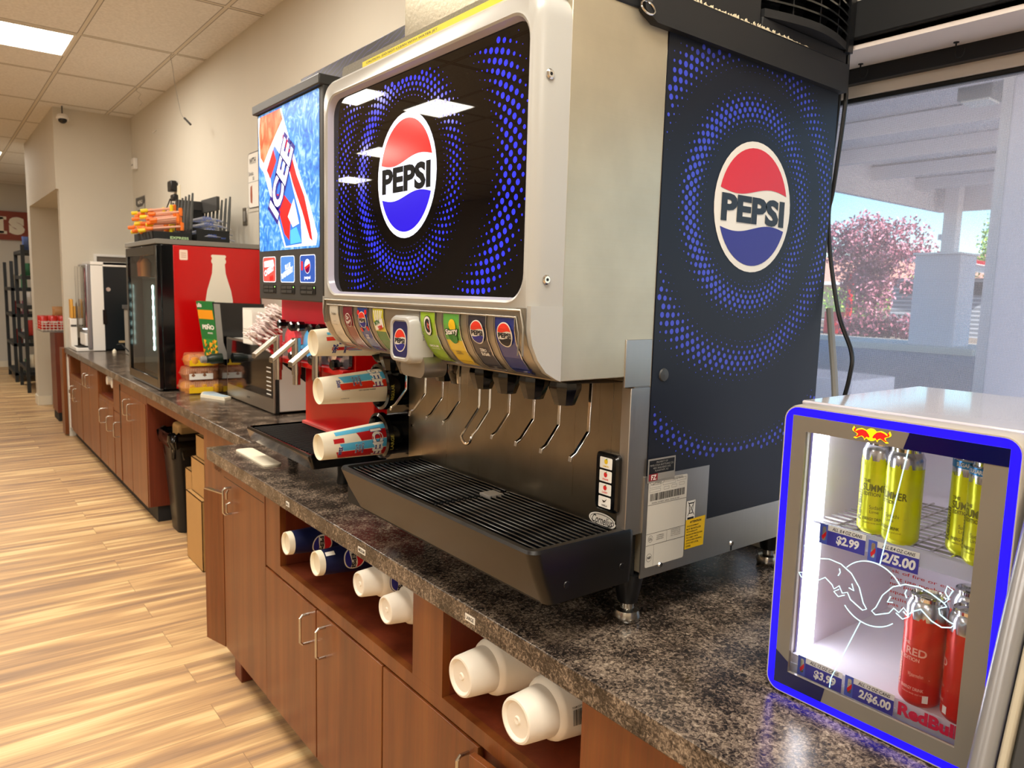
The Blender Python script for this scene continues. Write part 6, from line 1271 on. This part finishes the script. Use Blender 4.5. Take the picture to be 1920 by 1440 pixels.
cl = thing('column_base', 'thick pale stucco column base under the far canopy post', 'column', (29.2, (a.y + c_.y) / 2, -.12)); yy0, yy1 = min(a.y, c_.y), max(a.y, c_.y)
MB().box(28.5, 29.9, yy0, yy1, -.12, 3.35, M_cold).build('shaft', cl, .03); MB().box(28.4, 30.0, yy0 - .05, yy1 + .05, 3.35, 3.42, M_can).build('cap', cl, .01); MB().box(27.6, 30.5, yy0 - 1.0, yy1 + 2.4, -.12, .12, M_conc).build('island', cl, .02)
a, c_ = at(1868, 740, 13.4), at(2040, 740, 13.4)
cl = thing('column_base', 'big pale stucco column at the right edge of the window', 'column', (13.4, (a.y + c_.y) / 2, -.12)); MB().box(12.8, 14.0, min(a.y, c_.y), max(a.y, c_.y), -.12, 4.95, M_cold).build('shaft', cl, .03)
# kerb, planting bed, road
tag(MB().box(31.5, 32.0, -20, 40, -.12, .10, M_conc).build('kerb', None, .02), 'pale concrete kerb across the forecourt', 'kerb')
struct(MB().box(32.0, 60, -30, 50, -.115, .02, mat('planting_bed', '#6f6255', .95, noise=.3, nscale=2)).build('ground_bed'))
tag(MB().box(9.6, 10.8, at(1600, 705, 10.).y - .2, at(1545, 705, 10.).y + .8, -.12, .55, M_cold).build('concrete_block', None, .02), 'low pale concrete block outside the window', 'block')
# leaning pale rod at the window
r = MB(); r.tube([(1.875, 1.045, 1.56), (1.87, 1.015, 1.39), (1.86, .985, 1.2), (1.855, .96, .99)], .009, M_grey); tag(r.build('leaning_rod'), 'grey rod leaning against the window jamb behind the cord', 'rod')
def crown(name, c, rad, n, m1, m2, seed, leaf=.16):
    rg = random.Random(seed); b = MB(); blobs = [(Vector((rg.uniform(-1, 1) * rad[0] * .6, rg.uniform(-1, 1) * rad[1] * .6, rg.uniform(-.8, 1) * rad[2] * .6)), rg.uniform(.3, .55)) for _ in range(16)]
    for k in range(n):
        o, s_ = rg.choice(blobs); d = Vector((rg.gauss(0, 1), rg.gauss(0, 1), rg.gauss(0, 1))).normalized() * rg.uniform(.55, 1.) ; p_ = Vector(c) + o + Vector((d.x * rad[0] * s_, d.y * rad[1] * s_, d.z * rad[2] * s_))
        u = Vector((rg.gauss(0, 1), rg.gauss(0, 1), rg.gauss(0, 1))).normalized() * leaf; v = u.cross(Vector((rg.gauss(0, 1), rg.gauss(0, 1), rg.gauss(0, 1)))).normalized() * leaf * .5
        b.add([p_ - u, p_ + v, p_ + u, p_ - v], [(0, 1, 2, 3)], m1 if rg.random() < .6 else m2)
    return b
def tree(px_, py_, X, rad, m1, m2, seed, lb, n=2600, trunk=True, leaf=.11, cat='tree'):
    c = at(px_, py_, X); t = thing('tree' if cat == 'tree' else 'bush', lb, cat, (c.x, c.y, .02)); crown('foliage', c, rad, n, m1, m2, seed, leaf).build('foliage', t, smooth=False)
    if trunk:
        b = MB(); b.tube([(c.x, c.y, 0), (c.x + .05, c.y, c.z * .5), (c.x, c.y + .1, c.z)], [.14, .10, .05], mat('bark', '#5d4438', .9), 8); b.tube([(c.x, c.y, c.z * .35), (c.x, c.y - .5, c.z * .8), (c.x, c.y - .8, c.z)], [.09, .06, .03], mat('bark', '#5d4438', .9), 8); b.build('trunk', t)
M_l1, M_l2 = mat('leaf_plum', '#8e5060', .7), mat('leaf_rose', '#c48894', .7); M_g1, M_g2 = mat('leaf_green', '#6f9a3c', .7), mat('leaf_lime', '#b9cf5a', .7)
tree(1640, 505, 35.2, (1.5, 2.9, 2.9), M_l1, M_l2, 1, 'plum leaved tree beyond the kerb, left of the column', 9000, leaf=.10)
tree(1650, 618, 32.9, (.4, 2.1, .9), M_l1, mat('leaf_dark_plum', '#5e3444', .8), 2, 'low dark plum shrub under the plum tree', 1800, False, cat='bush')
tree(1690, 566, 49, (1.0, 1.8, 1.7), M_g1, M_g2, 3, 'bright yellow green bush behind the plum tree', 1400, False, cat='bush'); tree(1600, 577, 50, (1.2, 2.2, 1.9), M_g1, M_g2, 5, 'green bush at the left of the window view', 1400, False, cat='bush')
tree(1868, 490, 51, (1.8, 1.7, 3.1), M_g1, M_g2, 4, 'green tree behind the red roofed shed', 2600)
# shed with red roof
a, c_ = at(1795, 560, 40.), at(1865, 560, 40.)
s = thing('shed', 'grey corrugated shed with a red edged roof beyond the kerb', 'shed', (38, (a.y + c_.y) / 2, 0)); ya_, yb_ = min(a.y, c_.y) - .1, max(a.y, c_.y) + 3.2
M_ms, t_, b_ = newmat('corrugated_siding'); g_ = t_.nodes.new('ShaderNodeNewGeometry'); sp_ = t_.nodes.new('ShaderNodeSeparateXYZ'); t_.links.new(g_.outputs['Position'], sp_.inputs[0]); mm = t_.nodes.new('ShaderNodeMath'); mm.operation = 'SINE'; m2_ = t_.nodes.new('ShaderNodeMath'); m2_.operation = 'MULTIPLY'; m2_.inputs[1].default_value = 30; t_.links.new(sp_.outputs['Z'], m2_.inputs[0]); t_.links.new(m2_.outputs[0], mm.inputs[0]); r_ = ramp(t_, [(.0, '#7f858c'), (1., '#c9ccd2')]); t_.links.new(mm.outputs[0], r_.inputs['Fac']); t_.links.new(r_.outputs['Color'], b_.inputs['Base Color']); b_.inputs['Roughness'].default_value = .5
MB().box(40, 44, ya_, yb_, .02, 2.9, M_ms).build('walls', s)
b = MB(); b.loft([[(39.3, y, z), (39.3, y, z + .35), (44.5, y, z + .5), (44.5, y, z + .15)] for y, z in ((ya_ - .8, 2.9), (yb_ + .5, 3.95))], M_whitem); b.build('roof', s); b = MB(); b.loft([[(39.2, y, z), (39.2, y, z + .18), (39.4, y, z + .18), (39.4, y, z)] for y, z in ((ya_ - .8, 3.28), (yb_ + .5, 4.33))], M_redb); b.build('roof_edge', s)
MB().box(39.95, 40, ya_ + .3, yb_ - .4, 2.1, 2.7, M_dgrey).build('band', s)
# red signs, bollards, building, red bin
for (u, v0, v1, w_, lb) in ((1587, 512, 612, .22, 'tall red post standing before the green bushes'),):
    a = at(u, v1, 37.); b_ = at(u, v0, 37.); tag(MB().box(37, 37.2, a.y - w_ / 2, a.y + w_ / 2, .02, b_.z, M_redb).build('red_post'), lb, 'post')
a = at(1560, 612, 35.); tag(MB().box(35, 35.5, a.y - .35, a.y + .45, .02, 1.1, M_redb).build('red_bin', None, .03), 'red boxy bin near the left edge of the window view', 'bin')
bd = thing('building', 'long pale building with a red tiled roof beyond the trees', 'building', (70, 15, 0)); MB().box(70, 80, -10, 60, 0, 3.4, mat('render_sand', '#c9b391', .8)).build('walls', bd); b = MB(); b.loft([[(69, y, 3.4), (75, y, 6.2), (81, y, 3.4)] for y in (-11, 61)], mat('roof_tile_pink', '#c08a78', .8)); b.build('roof', bd); MB().box(68.9, 69.2, -11, 61, 3.2, 3.5, M_whitem).build('gutter', bd)
for k in range(8): MB().box(69.9, 70.0, -6 + k * 7, -3.5 + k * 7, 1, 2.4, M_dgrey).build('window', bd)
# ------------------------------------------------------------------ snack shelves across the aisle (seen mirrored in the sign)
g = thing('snack_gondola', 'low black snack shelving across the aisle, mirrored in the dispenser sign', 'shelves', (-2.6, 2.5, 0))
MB().box(-2.75, -2.70, .2, 5.2, .1, 1.5, M_blackm).build('back_panel', g); MB().box(-2.75, -2.25, .2, 5.2, 0, .14, M_blackm).build('base', g)
for z in (.14, .58, 1.02): MB().box(-2.70, -2.30, .2, 5.2, z, z + .02, M_blackm).build('shelf', g)
rng = random.Random(77); q = 0
for z in (.165, .605, 1.045):
    for k in range(16):
        c = rng.randrange(7); o = None; x, y = -2.42, .4 + k * .30; b = MB(); loops = []
        for i in range(9):
            v = i / 8; th = .09 * math.sin(PI * min(max(v, .04), .96)) ** .6 / 2 + .002; loops.append([(x + s2 * th, y + s1 * .12, z + v * .34) for s1, s2 in ((-1, 0), (-.6, .9), (0, 1), (.6, .9), (1, 0), (.6, -.9), (0, -1), (-.6, -.9))])
        b.loft(loops, gm[c]); F = Frame((x + .047, y, z + .2), (0, 1, 0), (0, 0, 1)); b.flat(circ(.06, 16), F, .002, gm[(c + 2) % 7]); tag(b.build('chip_bag'), gn[c] + ' chip bag on the snack shelving across the aisle', 'chip bag', gn[c] + ' chip bags across the aisle')
